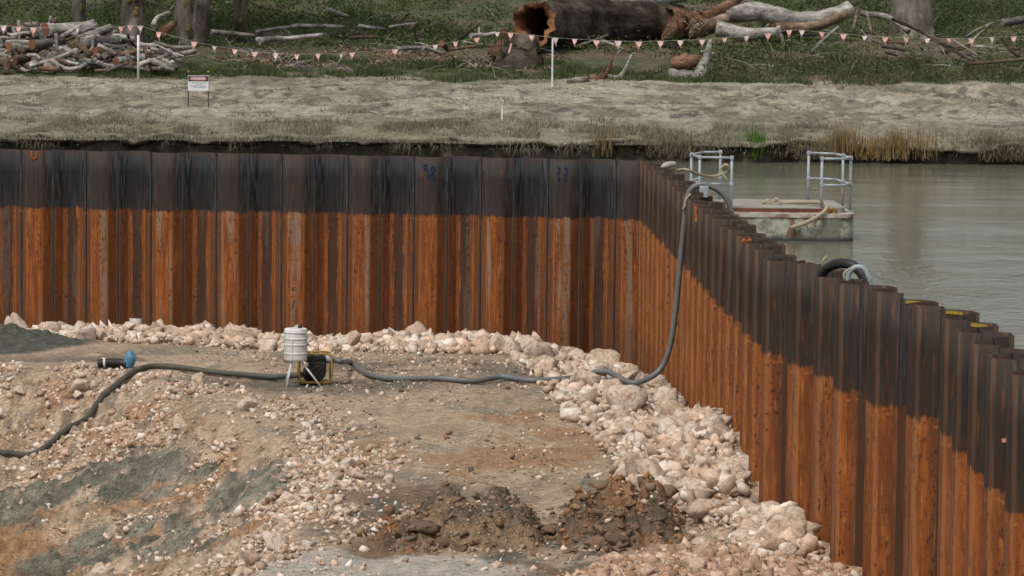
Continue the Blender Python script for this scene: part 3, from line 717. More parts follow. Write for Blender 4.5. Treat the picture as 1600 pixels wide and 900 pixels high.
def berm(label, fn, seed, big, nsmall, ntiny, rr):
    g = np.random.default_rng(seed); P = scatter(big, fn, g); c = P.mean(0)
    root = empty('rock_berm', (c[0], c[1], -2.8), 0, label, 'rock pile', 'berms of broken limestone along the sheet piling')
    placed = []
    sizes = np.sort(np.clip(g.lognormal(math.log(rr), 0.42, big), rr * 0.6, rr * 1.75))[::-1]
    for (x, y), r in zip(P, sizes):
        for _ in range(6):
            if all((x - a) ** 2 + ((y - b) * 0.8) ** 2 > (0.72 * (r + q)) ** 2 for a, b, q in placed): break
            x, y = scatter(1, fn, g)[0]
        placed.append((x, y, r))
        put_stone(root, STONE, 'stone', x, y, r * (1.12 if y < 45 else 1.05), random.uniform(.15, .45), random.choice((0, 0, 0, 0.03, 0.06)))
    P = scatter(nsmall, fn, g); s = np.clip(g.lognormal(math.log(rr * .55), 0.40, nsmall), .02, rr * 1.1)
    Z = pit_z(P[:, 0], P[:, 1]) + s * 0.35 + g.uniform(0, .07, nsmall)
    rubble('rubble', np.column_stack([P - c, Z + 2.8]), s, LIME, root, seed + 1)
    P = scatter(ntiny, fn, g); P = P + g.normal(0, .22, P.shape); P[:, 0] = np.minimum(P[:, 0], wall_x(P[:, 1]) - 0.25)
    s = np.clip(g.lognormal(math.log(rr * .18), 0.35, ntiny), .01, rr * .4)
    rubble('rubble_fines', np.column_stack([P - c, pit_z(P[:, 0], P[:, 1]) + s * .3 + 2.8]), s, LIME, root, seed + 2)
    return root
berm('long low pile of broken pale limestone below the back sheet pile wall', berm_back, 31, 298, 5200, 6000, 0.095)
berm('bank of broken pale limestone heaped against the right sheet pile wall', berm_right, 47, 298, 6500, 7000, 0.094)

# stones lying on the slope and the platform edge
g = np.random.default_rng(61)
def slope_pts(g, n):
    X = g.uniform(-8.6, -1.2, n); Y = g.uniform(30.5, 54, n); d = brink_dist(X, Y)
    cl = fbm(X * 0.8, Y * 0.5, 3, 330); pr = sst(0.47, 0.60, cl) * (np.exp(-((d - 0.4) / 0.9) ** 2) + 0.45 * sst(0.1, 0.6, d))
    pr = pr * (1 - .95 * clay_mask(X, Y)) * sst(3.4, 2.6, d)
    return np.stack([X, Y], -1)[(g.random(n) < pr) & off_hose(X, Y, .2)]
def slope_pts2(g, n):
    X = g.uniform(-8.6, -1.0, n); Y = g.uniform(30.5, 54, n); d = brink_dist(X, Y)
    cl = fbm(X * 1.3, Y * 0.8, 4, 331); pr = (0.04 + sst(0.45, 0.60, cl)) * (0.9 * np.exp(-((d - 0.3) / 0.9) ** 2) + 0.75 * sst(0.0, 0.5, d)) * sst(3.4, 2.6, d)
    return np.stack([X, Y], -1)[(g.random(n) < pr * (1 - .93 * clay_mask(X, Y))) & off_hose(X, Y)]
P = scatter(230, slope_pts, g)
for (x, y) in P:
    r = min(.17, .052 * random.lognormvariate(0, .45)); put_stone(pit, STONE, 'stone', x, y, r, .25)
def rub(name, label, fn, n, s0, sg, pal, seed, lift=.3):
    g = np.random.default_rng(seed); P = scatter(n, fn, g); s = np.clip(g.lognormal(math.log(s0), sg, n), s0 * .35, s0 * 3)
    o = rubble(name, np.column_stack([P, pit_z(P[:, 0], P[:, 1]) + s * lift]), s, pal, None, seed); tag(o, label, 'rubble'); return o
rub('slope_rubble', 'loose pale limestone chips strewn over the left slope', slope_pts2, 15000, .0165, .62, LIME + [(.33, .22, .14)], 67)
def plat_pts(g, n):
    X = g.uniform(-5, 2.2, n); Y = g.uniform(31, 57, n); cl = fbm(X * .9, Y * .6, 3, 350)
    return np.stack([X, Y], -1)[(g.random(n) < sst(.42, .62, cl)) & (brink_dist(X, Y) < .2) & (wall_x(Y) - X > .3)]
rub('platform_grit', 'small chips and crumbs scattered over the trodden sandy floor', plat_pts, 3600, .013, .5, LIME + [(.16, .13, .10), (.22, .12, .07), (.12, .12, .10)], 71)
def gravel_pts(g, n):
    Y = g.uniform(30.0, 35.0, n); X = g.uniform(.5, 3.8, n)
    ok = (X < wall_x(Y) - .25) & (X > .55 + np.clip(Y - 33, 0, 9) * .55 + (fbm(X * 2, Y, 2, 3) - .5) * .8)
    return np.stack([X, Y], -1)[ok]
rub('pink_gravel', 'fine pinkish gravel spread at the foot of the right wall', gravel_pts, 9000, .026, .42, [(.46, .32, .23), (.40, .27, .19), (.52, .39, .30), (.33, .22, .15), (.42, .25, .16)], 73)
g = np.random.default_rng(79)
for _ in range(46):
    x, y = scatter(1, gravel_pts, g)[0]; put_stone(pit, STONE, 'stone', x, y, min(.12, .06 * random.lognormvariate(0, .4)), .2)

# two heaps of dark excavated soil
def heap(hp_, label, seed, pal):
    g = np.random.default_rng(seed); cc = np.mean([(a[0], a[1]) for a in hp_], 0)
    root = empty('soil_heap', (cc[0], cc[1], -2.75), 0, label, 'soil heap', 'heaps of excavated soil')
    def pts(g, n):
        X = cc[0] + g.uniform(-1.3, 1.3, n); Y = cc[1] + g.uniform(-1.6, 1.8, n)
        return np.stack([X, Y], -1)[g.random(n) < .06 + heap_h(X, Y, hp_)[1] * (np.hypot(X - cc[0], (Y - cc[1]) * .6) < 1.2)]
    for x, y in scatter(110, pts, g):
        put_stone(root, CLOD, 'clod', x, y, min(.13, .040 * random.lognormvariate(0, .6)), .6)
    P = scatter(900, pts, g); s = np.clip(g.lognormal(math.log(.013), .6, 900), .006, .05)
    rubble('soil_crumbs', np.column_stack([P - np.array([[root.location.x, root.location.y]]), pit_z(P[:, 0], P[:, 1]) + s * .35 + 2.75]), s, pal, root, seed + 1)
heap(HEAPS[0], 'heap of crumbly brown and grey soil left of the wheel track', 83, [(.25, .18, .12), (.22, .16, .11), (.27, .17, .105), (.17, .14, .105), (.34, .26, .19)])
heap(HEAPS[1], 'heap of reddish brown soil with dark grey clay beside the right rock bank', 89, [(.26, .155, .09), (.17, .13, .095), (.28, .155, .08), (.15, .125, .095), (.22, .15, .10)])

# ================================================================ HOSES, PUMP, TANK ON A STAND
def sp(pts, n=10): return spline(pts, n)
# pump in a yellow tubular frame
pb = onpit(492, 601)
pump = empty('pump', pb, 0.12, 'small black engine pump in a yellow tube frame behind the white tank', 'pump')
W_, D_, H_ = 0.46, 0.36, 0.44
fr = MB()
for sy in (-1, 1):
    y = sy * D_ / 2
    fr.tube(sp([(-W_ / 2, y, 0.02), (-W_ / 2, y, .2), (-W_ / 2, y, H_ - .06), (-W_ / 2 + .05, y, H_), (0, y, H_), (W_ / 2 - .05, y, H_), (W_ / 2, y, H_ - .06), (W_ / 2, y, .2), (W_ / 2, y, 0.02)], 4), .0145, 8)
for sx, z in ((-1, .03), (1, .03), (-1, H_ - .02), (1, H_ - .02), (-.2, H_), (.35, H_)):
    fr.tube([(sx * W_ / 2 * .98, -D_ / 2, z), (sx * W_ / 2 * .98, D_ / 2, z)], .015, 8)
fr.build('frame', M['yellow'], pump, True)
MB().box((.0, 0, H_ - .075), (.30, .27, .085), None, .02).build('fuel_tank', M['black'], pump)
MB().box((.03, -.02, .24), (.25, .25, .19), None, .03).build('engine', M['black'], pump)
cy = MB(); cy.tube([(.03, -.19, .17), (.03, -.16, .17), (.03, -.10, .17)], [.09, .115, .115], 18); cy.build('recoil_starter', M['black'], pump, True)
cy = MB(); cy.tube([(-.17, 0, .15), (-.14, 0, .15), (-.02, 0, .15)], [.06, .105, .105], 16); cy.build('pump_casing', M['black'], pump, True)
cy = MB(); cy.tube([(.10, 0, .34), (.19, 0, .35), (.27, -.01, .345)], .055, 12); cy.build('outlet', M['galv'], pump, True)
MB().box((0, 0, .03), (.40, .30, .03), None, .008).build('base_plate', M['yellow'], pump)
bpy.context.view_layer.update()

# white drum on a tripod
tb = onpit(471, 606)
tank = empty('drum_on_stand', tb, 0.0, 'white plastic drum bound with tape on a splayed white tripod', 'drum')
cx_ = -0.085; zb = .385; r = .165; h = .455
dm = MB(); dm.tube([(cx_, 0, zb - .005), (cx_, 0, zb), (cx_, 0, zb + .02), (cx_, 0, zb + h - .03), (cx_, 0, zb + h - .01), (cx_, 0, zb + h)], [r * .90, r * .97, r, r * .985, r * .97, r * .90], 28)
dm.build('drum', M['white'], tank, True)
for z in (.10, .225, .31, .40):
    t_ = MB(); t_.tube([(cx_, 0, zb + z - .014), (cx_, 0, zb + z - .012), (cx_, 0, zb + z + .012), (cx_, 0, zb + z + .014)], [r, r + .004, r + .004, r], 28, False); t_.build('band', M['tape'], tank, True)
MB().box((cx_ - .045, -r - .002, zb + .16), (.016, .012, .30), None, .003).build('strap', M['tape'], tank)
lg = MB(); lg.tube([(cx_ + .06, .05, zb + h - .02), (cx_ + .06, .05, zb + h + .03), (cx_ + .06, .05, zb + h + .055)], [.035, .035, .02], 12); lg.build('filler_cap', M['black'], tank, True)
for a in ((-.045, -.10, -.21, -.17), (-.06, .09, -.25, .14), (.06, .0, .31, -.08)):
    x1, y1 = a[2], a[3]
    zf = pz(tb.x + x1, tb.y + y1) - tb.z
    l_ = MB(); l_.tube([(cx_ + a[0], a[1], zb + .01), (x1 * .98, y1, zf - .02)], .013, 8); l_.build('leg', M['white'], tank, True)

# grey discharge hose: pump, along the floor, up and over the right wall
o3 = pump.matrix_world @ Vector((.26, -.01, .345))
hp = [o3, o3 + Vector((.12, 0, -.03))]
hp += [onpit(548, 578, .10), onpit(575, 590, .05), onpit(620, 595, .045), onpit(680, 598, .045), onpit(740, 600, .05), onpit(783, 596, .07), onpit(830, 601, .05), onpit(890, 603, .13), onpit(945, 602, .2)]
YW = 49.8
hp += [aty(985, 598, 49.6), aty(1012, 592, 49.7), aty(1034, 574, 49.8), aty(1047, 540, YW), aty(1055, 490, YW), aty(1062, 420, YW), aty(1069, 350, YW), aty(1073, 315, YW), aty(1079, 297, YW), aty(1091, 289, YW), aty(1104, 289, YW), aty(1122, 297, YW), aty(1136, 312, YW), aty(1146, 345, YW), aty(1150, 390, YW)]
ho = MB(); ho.tube(sp(hp, 7), .041, 12); gh = ho.build('discharge_hose', M['hose_grey'], None, True)
tag(gh, 'smooth grey hose from the pump running up over the right sheet pile wall', 'hose')
ck = MB(); c0 = aty(1100, 296, YW - .05); ck.box(c0, (.13, .12, .10), None, .02); ck.box(c0 + Vector((.02, -.05, -.07)), (.06, .05, .08), None, .01)
ck.build('hose_clamp', M['galv'], gh)
rp = MB(); rp.tube(sp([aty(1079, 303, YW - .06), aty(1072, 312, YW - .07), aty(1070, 322, YW - .07), aty(1067, 327, YW - .07)], 5), .018, 7); rp.build('tie_rope', M['rope'], gh, True)
# dark suction hose going left and down the slope
hp = [pump.matrix_world @ Vector((-.18, 0, .13))] + HOSE_PT
hp = [hp[0]] + drape(sp(HOSE_PT, 10), .045)
ho = MB(); ho.tube(hp, .043, 12); dh = ho.build('suction_hose', M['hose_dark'], None, True)
tag(dh, 'dark muddy hose leading from the pump down the left slope', 'hose')
# spare hose fitting lying by the bend
c = onpit(185, 577)
ft = empty('hose_coupling', c, 0, 'short black hose stub with blue coupling lying on the ground by the dark hose', 'hose fitting')
b_ = MB(); b_.tube(sp([(-.30, -.02, .075), (-.20, 0, .085), (-.08, .02, .085), (.03, .03, .08), (.12, .02, .07)], 4), [.066] * 17, 14); b_.build('hose_stub', M['black'], ft, True)
b_ = MB(); b_.tube([(-.215, 0, .084), (-.185, 0, .086)], .071, 14); b_.build('hose_band', M['white'], ft, True)
b_ = MB(); b_.tube(sp([(.13, .03, .02), (.155, .03, .10), (.17, .03, .19), (.175, .03, .26)], 3), [.075, .075, .08, .085, .085, .085, .08, .06, .045, .04], 12); b_.build('coupling', M['blue'], ft, True)
b_ = MB(); b_.box((.245, .02, .16), (.03, .05, .12), None, .008); b_.build('lever', M['blue'], ft)

# pipes slung over the wall farther along
c = atz(1325, 432, 0)
ar = MB(); ar.tube(sp([c + Vector(p) for p in ((-.22, .75, -.35), (-.20, .7, -.06), (-.13, .6, .05), (-.02, .48, .095), (.10, .38, .07), (.19, .3, -.05), (.25, .28, -.4), (.27, .28, -1.1))], 6), .05, 12)
tag(ar.build('black_hose', M['black'], None, True), 'black hose arched over the top of the right sheet pile wall', 'hose')
ar = MB(); ar.tube(sp([c + Vector(p) for p in ((.0, .06, -.05), (.02, .05, .04), (.08, .03, .09), (.15, .02, .08), (.20, .02, .0), (.22, .02, -.15), (.23, .02, -1.1))], 6), .026, 12)
tag(ar.build('pale_pipe', M['pvc'], None, True), 'pale blue grey pipe looped over the right wall beside the black hose', 'pipe')
for (px, py, dx) in ((1287, 400, .03), (1320, 420, .05)):
    q = atz(px, py + 14, 0) + Vector((0, 0, .0))
    rb = MB(); rb.tube(sp([q + Vector((0, 0, -.02)), q + Vector((-.01, -.01, .04)), q + Vector((dx, .02, .09))], 4), .012, 6)
    tag(rb.build('tie_string', M['rope'], None, True), 'short pale tie string left of the black hose' if px < 1300 else 'short pale tie string below the black hose on the wall', 'string')
# pale rag on the corner of the wall
c = atz(1042, 262, 0)
V, Fk = ICO[3]; nz = fbm(V[:, 0] * 2 + V[:, 2], V[:, 1] * 2, 3, 5)
rg = mesh_np('rag', V * np.array([.125, .06, .05]) * (0.65 + nz * .7)[:, None], Fk, M['rag'], True)
o = obj('rag', rg, None, c + Vector((.02, 0, .045))); o.rotation_euler = (0, -.22, 0); tag(o, 'pale grey rag lying on top of the wall near the corner', 'rag')

# paint on the nearer piles
def rp_at(px, py, front=True): return pile_at(px, py, right_piles, front)
q = rp_at(1103, 313)
web_strokes('spray_mark', [[(.02, -.05), (.03, -.16), (.09, -.21), (.15, -.16), (.16, -.05)]], M['orangepaint'], q, .03)
web_strokes('paint_mark', [[(.03, -.22), (.15, -.22)]], M['yellowpaint'], q, .05)
for px, py in ((1452, 470), (1508, 486), (1530, 505)):
    web_strokes('paint_mark', [[(.03, -.03), (.17, -.025)]], M['yellowpaint'], rp_at(px, py, False), .03)
web_strokes('paint_mark', [[(.02, -.20), (.02, -.36)]], M['bluepaint'], rp_at(1542, 520), .03)
web_strokes('spray_mark', [[(.03, -.50), (.05, -.60), (.02, -.72)], [(.0, -.60), (.09, -.62)]], M['pinkpaint'], rp_at(1588, 553), .03)
web_strokes('spray_mark', [[(.03, -.04), (.06, -.09), (.11, -.05)]], M['orangepaint'], rp_at(1170, 362), .05)

# ================================================================ PONTOON
DECK = -0.60
pcx0, pcx1, py0, py1 = 2.95, 5.46, 56.05, 59.1
pon = empty('pontoon', ((pcx0 + pcx1) / 2, (py0 + py1) / 2, WATER), 0, 'low rounded rusty white pontoon floating beyond the right wall', 'pontoon')
def rounded(x0, x1, y0, y1, rad, n=7):
    out = []
    for cx, cy, a0 in ((x1 - rad, y1 - rad, 0), (x0 + rad, y1 - rad, 90), (x0 + rad, y0 + rad, 180), (x1 - rad, y0 + rad, 270)):
        for k in range(n + 1):
            a = R(a0 + 90 * k / n); out.append((cx + rad * math.cos(a), cy + rad * math.sin(a)))
    return out
def prism(mb, loop, z0, z1, grow=0.0):
    n = len(loop); b = [(x, y, z0) for x, y in loop]; t = [(x, y, z1) for x, y in loop]
    mb.add(b + t, [(i, (i + 1) % n, n + (i + 1) % n, n + i) for i in range(n)] + [tuple(range(n, 2 * n)), tuple(reversed(range(n)))]); return mb
hx, hy = (pcx1 - pcx0) / 2, (py1 - py0) / 2
t = NT('pontoon_paint'); v = t.pos(); a = t.noise(v, 2.6, 5, .65); b = t.noise(t.vmul(v, (1, 1, .4)), 7.0, 5, .7)
sep = t.n('ShaderNodeSeparateXYZ'); t.l(v, sep.inputs[0])
col = t.mix(t.ss(.44, .58, a), (.42, .42, .36), (.17, .175, .135)); col = t.mix(t.math('MULTIPLY', t.ss(.54, .64, b), .85), col, (.15, .06, .03))
col = t.mix(t.ss(-.90, -1.0, t.math('ADD', sep.outputs[2], t.math('MULTIPLY', b, .05))), col, (.05, .048, .042))
col = t.mix(t.math('MULTIPLY', t.ss(-.74, -.66, sep.outputs[2]), t.ss(.4, .55, b)), col, (.13, .075, .045))
M['pontoon'] = t.out(col, .75, .3)
M['pondeck'] = simple('pontoon_deck', (.33, .325, .29), (.22, .20, .17), 5, .85, .3, .3)
M['pontop'] = simple('pontoon_rim', (.45, .43, .38), (.22, .12, .075), 6, .7, .3)
mb = MB(); prism(mb, rounded(-hx, hx, -hy, hy, .32), -.5, DECK - WATER - .06); mb.build('hull', M['pontoon'], pon)
mb = MB(); prism(mb, rounded(-hx - .015, hx + .015, -hy - .015, hy + .015, .33), DECK - WATER - .06, DECK - WATER); mb.build('rim', M['pontop'], pon)
mb = MB(); prism(mb, rounded(-hx + .1, hx - .1, -hy + .45, hy - .1, .25), DECK - WATER, DECK - WATER + .075); mb.build('deck', M['pondeck'], pon)
kb = MB(); kb.box((0, -hy + .44, DECK - WATER + .03), (2 * hx - .5, .02, .06)); kb.build('deck_edge', simple('rusty_edge', (.17, .055, .03), (.10, .04, .025), 6, .8, .3), pon)
def rail(name, label, pts, bare, grp):
    """posts at pts (world x, y), a top and a middle rail through them"""
    c = sum((Vector((x, y, 0)) for x, y in pts), Vector()) / len(pts)
    root = empty(name, (c.x, c.y, DECK), 0, label, 'railing', grp)
    L = [Vector((x - c.x, y - c.y, 0)) for x, y in pts]
    for ip, p in enumerate(L):
        if ip in bare: continue
        m_ = MB(); m_.tube([p + Vector((0, 0, .0)), p + Vector((0, 0, .87))], .023, 10); po = m_.build('post', M['galv'], root, True)
        m_ = MB()
        for z in (.44, .865): m_.box(p + Vector((0, 0, z)), (.062, .062, .07), None, .015)
        m_.box(p + Vector((0, 0, .01)), (.10, .10, .02), None, .004); m_.build('clamp', M['galv'], po)
    for z, nm in ((.865, 'top_rail'), (.44, 'mid_rail')):
        m_ = MB()
        for a, b in zip(L[:-1], L[1:]): m_.tube([a + Vector((0, 0, z)), b + Vector((0, 0, z))], .021, 8)
        m_.build(nm, M['galv'], root, True)
    return root
gr = 'galvanised railings on the pontoon'
def wxy(px, Y): p = aty(px, 280, Y); return (p.x, p.y)
rail('railing', 'galvanised pipe railing at the open water end of the pontoon', [wxy(1263, 58.9), wxy(1303, 58.6), wxy(1317, 57.9), wxy(1329, 56.9), wxy(1314, 56.5), wxy(1284, 56.55)], (1, 4), gr)
rail('railing', 'galvanised pipe railing near the sheet pile corner with rope knotted to it', [wxy(1143, 56.5), wxy(1093, 56.6), wxy(1080, 57.6), wxy(1098, 58.7), wxy(1125, 58.8)], (3,), gr)
# ropes
def rope(name, pts, rad, label):
    m_ = MB(); m_.tube(sp(pts, 8), rad, 7); o = m_.build(name, M['rope'], None, True); return tag(o, label, 'rope', 'mooring ropes')
k0 = aty(1133, 270, 56.5)
rope('mooring_rope', [atz(1058, 266, .03), aty(1072, 265, 55.2), aty(1090, 272, 55.8), aty(1112, 276, 56.3), k0, k0 + Vector((.05, -.03, .08)), k0 + Vector((.0, -.05, .13)), k0 + Vector((-.07, -.02, .05)), k0 + Vector((-.02, -.04, -.05)), k0 + Vector((.03, -.04, -.12))], .024, 'pale rope stretched from the wall top to a knot on the near railing')
rope('mooring_rope', [aty(1235, 356, 56.0), aty(1262, 347, 55.95), aty(1285, 333, 55.97), aty(1292, 323, 56.2), aty(1286, 318, 56.7), aty(1270, 316, 57.2), aty(1245, 316, 57.5), aty(1225, 317, 57.6)], .033, 'thick pale rope hanging over the side of the pontoon')
m_ = MB(); m_.tube(sp([aty(x, y, 57.4) for x, y in ((1190, 318), (1200, 313), (1206, 318), (1212, 311), (1217, 317), (1204, 319), (1196, 316), (1212, 318), (1222, 316))], 6), .03, 7)
tag(m_.build('rope_coil', M['rope'], None, True), 'loose heap of pale rope lying on the pontoon deck', 'rope')
m_ = MB(); cc = aty(1299, 326, 56.35); cc.z = DECK
m_.tube([cc + Vector((-.05, 0, 0)), cc + Vector((-.05, 0, .06))], .03, 10); m_.tube([cc + Vector((.05, 0, 0)), cc + Vector((.05, 0, .06))], .03, 10); m_.box(cc + Vector((0, 0, .07)), (.19, .07, .035), None, .01)
tag(m_.build('mooring_cleat', M['yellow'], None), 'small yellow mooring cleat on the pontoon edge below the railing', 'cleat')

# ================================================================ FAR BANK: fence line, sign, pegs
def picket(px, ytop, ybase, Y, white, label, name='fence_post', cap=None):
    b = onbank(px, Y); tp = aty(px, ytop, Y); h = tp.z - b.z
    root = empty(name, b, 0, label, 'post', 'posts along the flagged line')
    m_ = MB(); w2 = .018 if not white else .024
    m_.box((0, 0, h / 2 - .05), (w2 * 2, .014, h + .1)); m_.box((0, .02, h / 2 - .05), (.012, .036, h + .1)); m_.build('picket', M['white'] if white == 1 else M['picket'], root)
    if white == 2:
        m_ = MB(); m_.tube([(0, 0, -.02), (0, 0, h - .30)], .034, 8); m_.build('sleeve', M['white'], root, True)
    if cap:
        m_ = MB(); m_.tube([(0, 0, h - .02), (0, 0, h + .05), (0, 0, h + .07)], [.035, .035, .02], 8); m_.build('cap', M['yellow'], root, True)
    return aty(px, ytop, Y)
picket(216, 38, 122, 98.6, 2, 'dark steel picket in a white sleeve in front of the log heap')
picket(863, 60, 122, 98.6, 1, 'slim white post standing on the sand crest mid bank')
picket(783, 50, 95, 104.0, 0, 'dark picket in front of the fallen tree stump')
picket(1236, 44, 85, 104.5, 0, 'dark picket with a yellow cap right of the fallen tree', cap=True)
b = onbank(785, 90.2)
m_ = MB(); m_.box((0, 0, .15), (.045, .03, .34)); m_.box((0, 0, .325), (.045, .03, .01)); o = m_.build('survey_peg', M['white']); o.location = b; tag(o, 'short white survey peg in the dry grass near the water', 'peg')
b = onbank(748, 113); m_ = MB(); m_.box((0, 0, .2), (.05, .03, .5)); m_.box((.05, 0, .14), (.04, .03, .3)); o = m_.build('survey_peg', M['white']); o.location = b; tag(o, 'white wooden stake left of the hollow fallen tree', 'peg')
flags = [(6, 40), (29, 42), (52, 43), (121, 44), (189, 42), (203, 40), (219, 40), (248, 50), (303, 65), (335, 72), (367, 77), (398, 81), (431, 83), (464, 85), (497, 84), (533, 84), (550, 82), (617, 77), (680, 70), (712, 65), (745, 59), (777, 50), (798, 51), (831, 55), (868, 59), (898, 61), (932, 63), (966, 64), (998, 65), (1032, 64), (1063, 63), (1097, 62), (1132, 59), (1166, 56), (1200, 52), (1233, 47), (1253, 47), (1284, 50), (1318, 53), (1351, 56), (1383, 58), (1416, 59), (1449, 60), (1483, 60), (1518, 60), (1550, 58), (1584, 57)]
def flagY(px): return float(np.interp(px, [-60, 216, 500, 783, 863, 1236, 1700], [99.5, 98.6, 101, 104, 98.7, 104.4, 104.4]))
bl = empty('flag_bunting', onbank(800, 100), 0, 'long sagging line of faded pink and white triangular warning flags', 'bunting')
bo = bl.location
m_ = MB(); m_.tube([aty(px, py, flagY(px)) - bo for px, py in [(-40, 39)] + flags + [(1650, 57)]], .006, 5); m_.build('cord', M['rag'], bl)
for i, (px, py) in enumerate(flags):
    p = aty(px, py + .3, flagY(px)) - bo; s = random.uniform(.80, 1.05); w2 = .098 * s; hh = .25 * s; tw = random.uniform(-.7, .7)
    if i in (3, 15): w2 *= .5
    ca, sa = math.cos(tw), math.sin(tw); dv = random.uniform(-.04, .04)
    q = [p + Vector((-w2 * ca, -w2 * sa, 0)), p + Vector((w2 * ca, w2 * sa, 0)), p + Vector((.35 * w2 * ca, -.03, -hh * .55)), p + Vector((dv, .03, -hh)), p + Vector((-.45 * w2 * ca, -.02, -hh * .5))]
    e = Vector((0, .004, 0)); f_ = MB(); f_.add(q + [v + e for v in q], [(0, 4, 2, 1), (4, 3, 2), (5, 6, 7, 9), (9, 7, 8)] + [(a, b, b + 5, a + 5) for a, b in ((0, 1), (1, 2), (2, 3), (3, 4), (4, 0))])
    f_.build('flag', M['flag'] if i % 3 else M['flagw'], bl)
# a loose ribbon end on the picket
p = aty(797, 68, 104) - bo; f_ = MB(); f_.box(p + Vector((0, 0, -.14)), (.05, .006, .30), Quaternion((0, 1, 0), .25)); f_.build('ribbon', M['flag'], bl)

sb = onbank(310, 92.2)
sg_ = empty('warning_sign', sb, 0, 'danger sign with red header on two dark legs standing on the sand', 'sign')
for sx in (-1, 1):
    m_ = MB(); m_.box((sx * .262, .02, .42), (.03, .02, .96)); lgo = m_.build('leg', M['picket'], sg_)
    m_ = MB(); m_.tube([(sx * .262, .02, .90), (sx * .262, .02, .955)], [.03, .026], 8); m_.build('cap', M['yellow'], lgo, True)
MB().box((0, 0, .625), (.54, .012, .40), None, .004).build('panel', M['signwhite'], sg_)
hd = MB().box((0, -.0085, .745), (.52, .005, .135)).build('header', M['black_border'], sg_)
m_ = MB(); n = 28; lo = [(.235 * math.cos(2 * math.pi * k / n), .0, .058 * math.sin(2 * math.pi * k / n)) for k in range(n)]
m_.add([(x, -.0125, z + .745) for x, y, z in lo] + [(x, -.0115, z + .745) for x, y, z in lo], [tuple(range(n)), tuple(range(2 * n - 1, n - 1, -1))] + [(k, (k + 1) % n, n + (k + 1) % n, n + k) for k in range(n)]); m_.build('header_oval', M['red'], hd)
fc = bpy.data.curves.new('lettering', 'FONT'); fc.body = 'DANGER'; fc.size = .093; fc.align_x = 'CENTER'; fc.align_y = 'CENTER'; fc.extrude = .001; fc.offset = .002
fc.materials.append(M['signwhite']); ft0 = bpy.data.objects.new('lettering_curve', fc); COL.objects.link(ft0); bpy.context.view_layer.update()
lm = bpy.data.meshes.new_from_object(ft0.evaluated_get(bpy.context.evaluated_depsgraph_get())); bpy.data.objects.remove(ft0); fo = obj('lettering', lm, hd); fo.location = (0, -.0155, .745); fo.rotation_euler = (math.pi / 2, 0, 0)
for z, a in ((.635, .40), (.60, .12), (.555, .42), (.52, .3)):
    m_ = MB(); x = -a / 2
    while x < a / 2: ww = random.uniform(.02, .05); m_.box((x + ww / 2, -.0075, z), (ww, .003, .018)); x += ww + .012
    m_.build('print_line', M['ink'], sg_)

# ================================================================ TREES, LOGS, BRUSH
def barkcol(n, pal, seed, P):
    g = np.random.default_rng(seed); pal = np.array(pal)
    f = fbm(P[:, 0] * 3 + seed, P[:, 2] * 1.4 + P[:, 1] * 2.1, 3, seed); k = np.clip((f - .3) / .4 * (len(pal) - 1), 0, len(pal) - 1.001)
    i = k.astype(int); u = (k - i)[:, None]; return pal[i] * (1 - u) + pal[np.minimum(i + 1, len(pal) - 1)] * u
GREY = [(.10, .09, .08), (.20, .185, .165), (.30, .285, .26)]
PALE = [(.22, .20, .18), (.36, .34, .31), (.44, .42, .39)]
BROWN = [(.06, .045, .035), (.13, .09, .065), (.17, .12, .085)]
DARK = [(.026, .022, .018), (.062, .050, .038), (.125, .105, .082)]
RUST = [(.075, .042, .028), (.155, .080, .047), (.23, .135, .088)]
TAN = [(.11, .075, .05), (.22, .155, .105), (.34, .275, .215)]
def tubemesh(mb, name, pal, seed, mat, parent):
    V = np.array(mb.v); me = bpy.data.meshes.new(name); me.from_pydata(mb.v, [], mb.f); me.update()
    me.polygons.foreach_set('use_smooth', [len(p.vertices) <= 4 for p in me.polygons])
    c = np.ones((len(V), 4), np.float32); c[:, :3] = barkcol(len(V), pal, seed, V)
    a = me.color_attributes.new('col', 'FLOAT_COLOR', 'POINT'); a.data.foreach_set('color', c.ravel()); me.materials.append(mat)
    return obj(name, me, parent)
LOGN = [0]
def log(pts, rad, pal, label=None, group=None, name='log', cuts=(False, False), jit=.12, parent=None, n=10):
    """a limb or log through world points; cut ends are parts of it"""
    LOGN[0] += 1; sd = LOGN[0]; P = sp(pts, 4) if len(pts) > 2 else [Vector(pts[0]).lerp(Vector(pts[1]), k / 6) for k in range(7)]
    rr = np.interp(np.linspace(0, 1, len(P)), np.linspace(0, 1, len(rad)), rad) if hasattr(rad, '__len__') else [rad] * len(P)
    o0 = P[0].copy() if parent is None else Vector()
    if parent is None:
        L = [p - o0 for p in P]
    else: L = P
    g = random.Random(sd); L = [p + Vector((g.uniform(-1, 1), g.uniform(-1, 1), g.uniform(-1, 1))) * rr[i] * jit * .8 * (0 < i < len(L) - 1) for i, p in enumerate(L)]
    mb = MB(); mb.tube(L, list(rr), n, True, jit, sd); o = tubemesh(mb, name, pal, sd, M['logbark'], parent)
    if parent is None: o.location = o0
    for e, k in ((0, 0), (1, -1)):
        if cuts[e]:
            d_ = (L[0] - L[1]).normalized() if e == 0 else (L[-1] - L[-2]).normalized()
            m_ = MB(); m_.tube([L[k] - d_ * .01, L[k] + d_ * .012], rr[k] * .93, n, True, jit * .6, sd); m_.build('cut_end', M['cut'], o)
    if label: tag(o, label, 'log', group)
    return o
def pxlog(a, b, rpx, Ya, Yb, pal, label=None, group=None, cuts=(False, False), mid=None, name='log', taper=.75):
    A = aty(*a, Ya); B = aty(*b, Yb); r = rpx / F * Ya
    if mid: mids = [aty(x, y, Ya + (Yb - Ya) * (k + 1) / (len(mid) + 1)) for k, (x, y) in enumerate(mid)]
    else: mids = []
    return log([A] + mids + [B], [r, r * taper], pal, label, group, name, cuts)
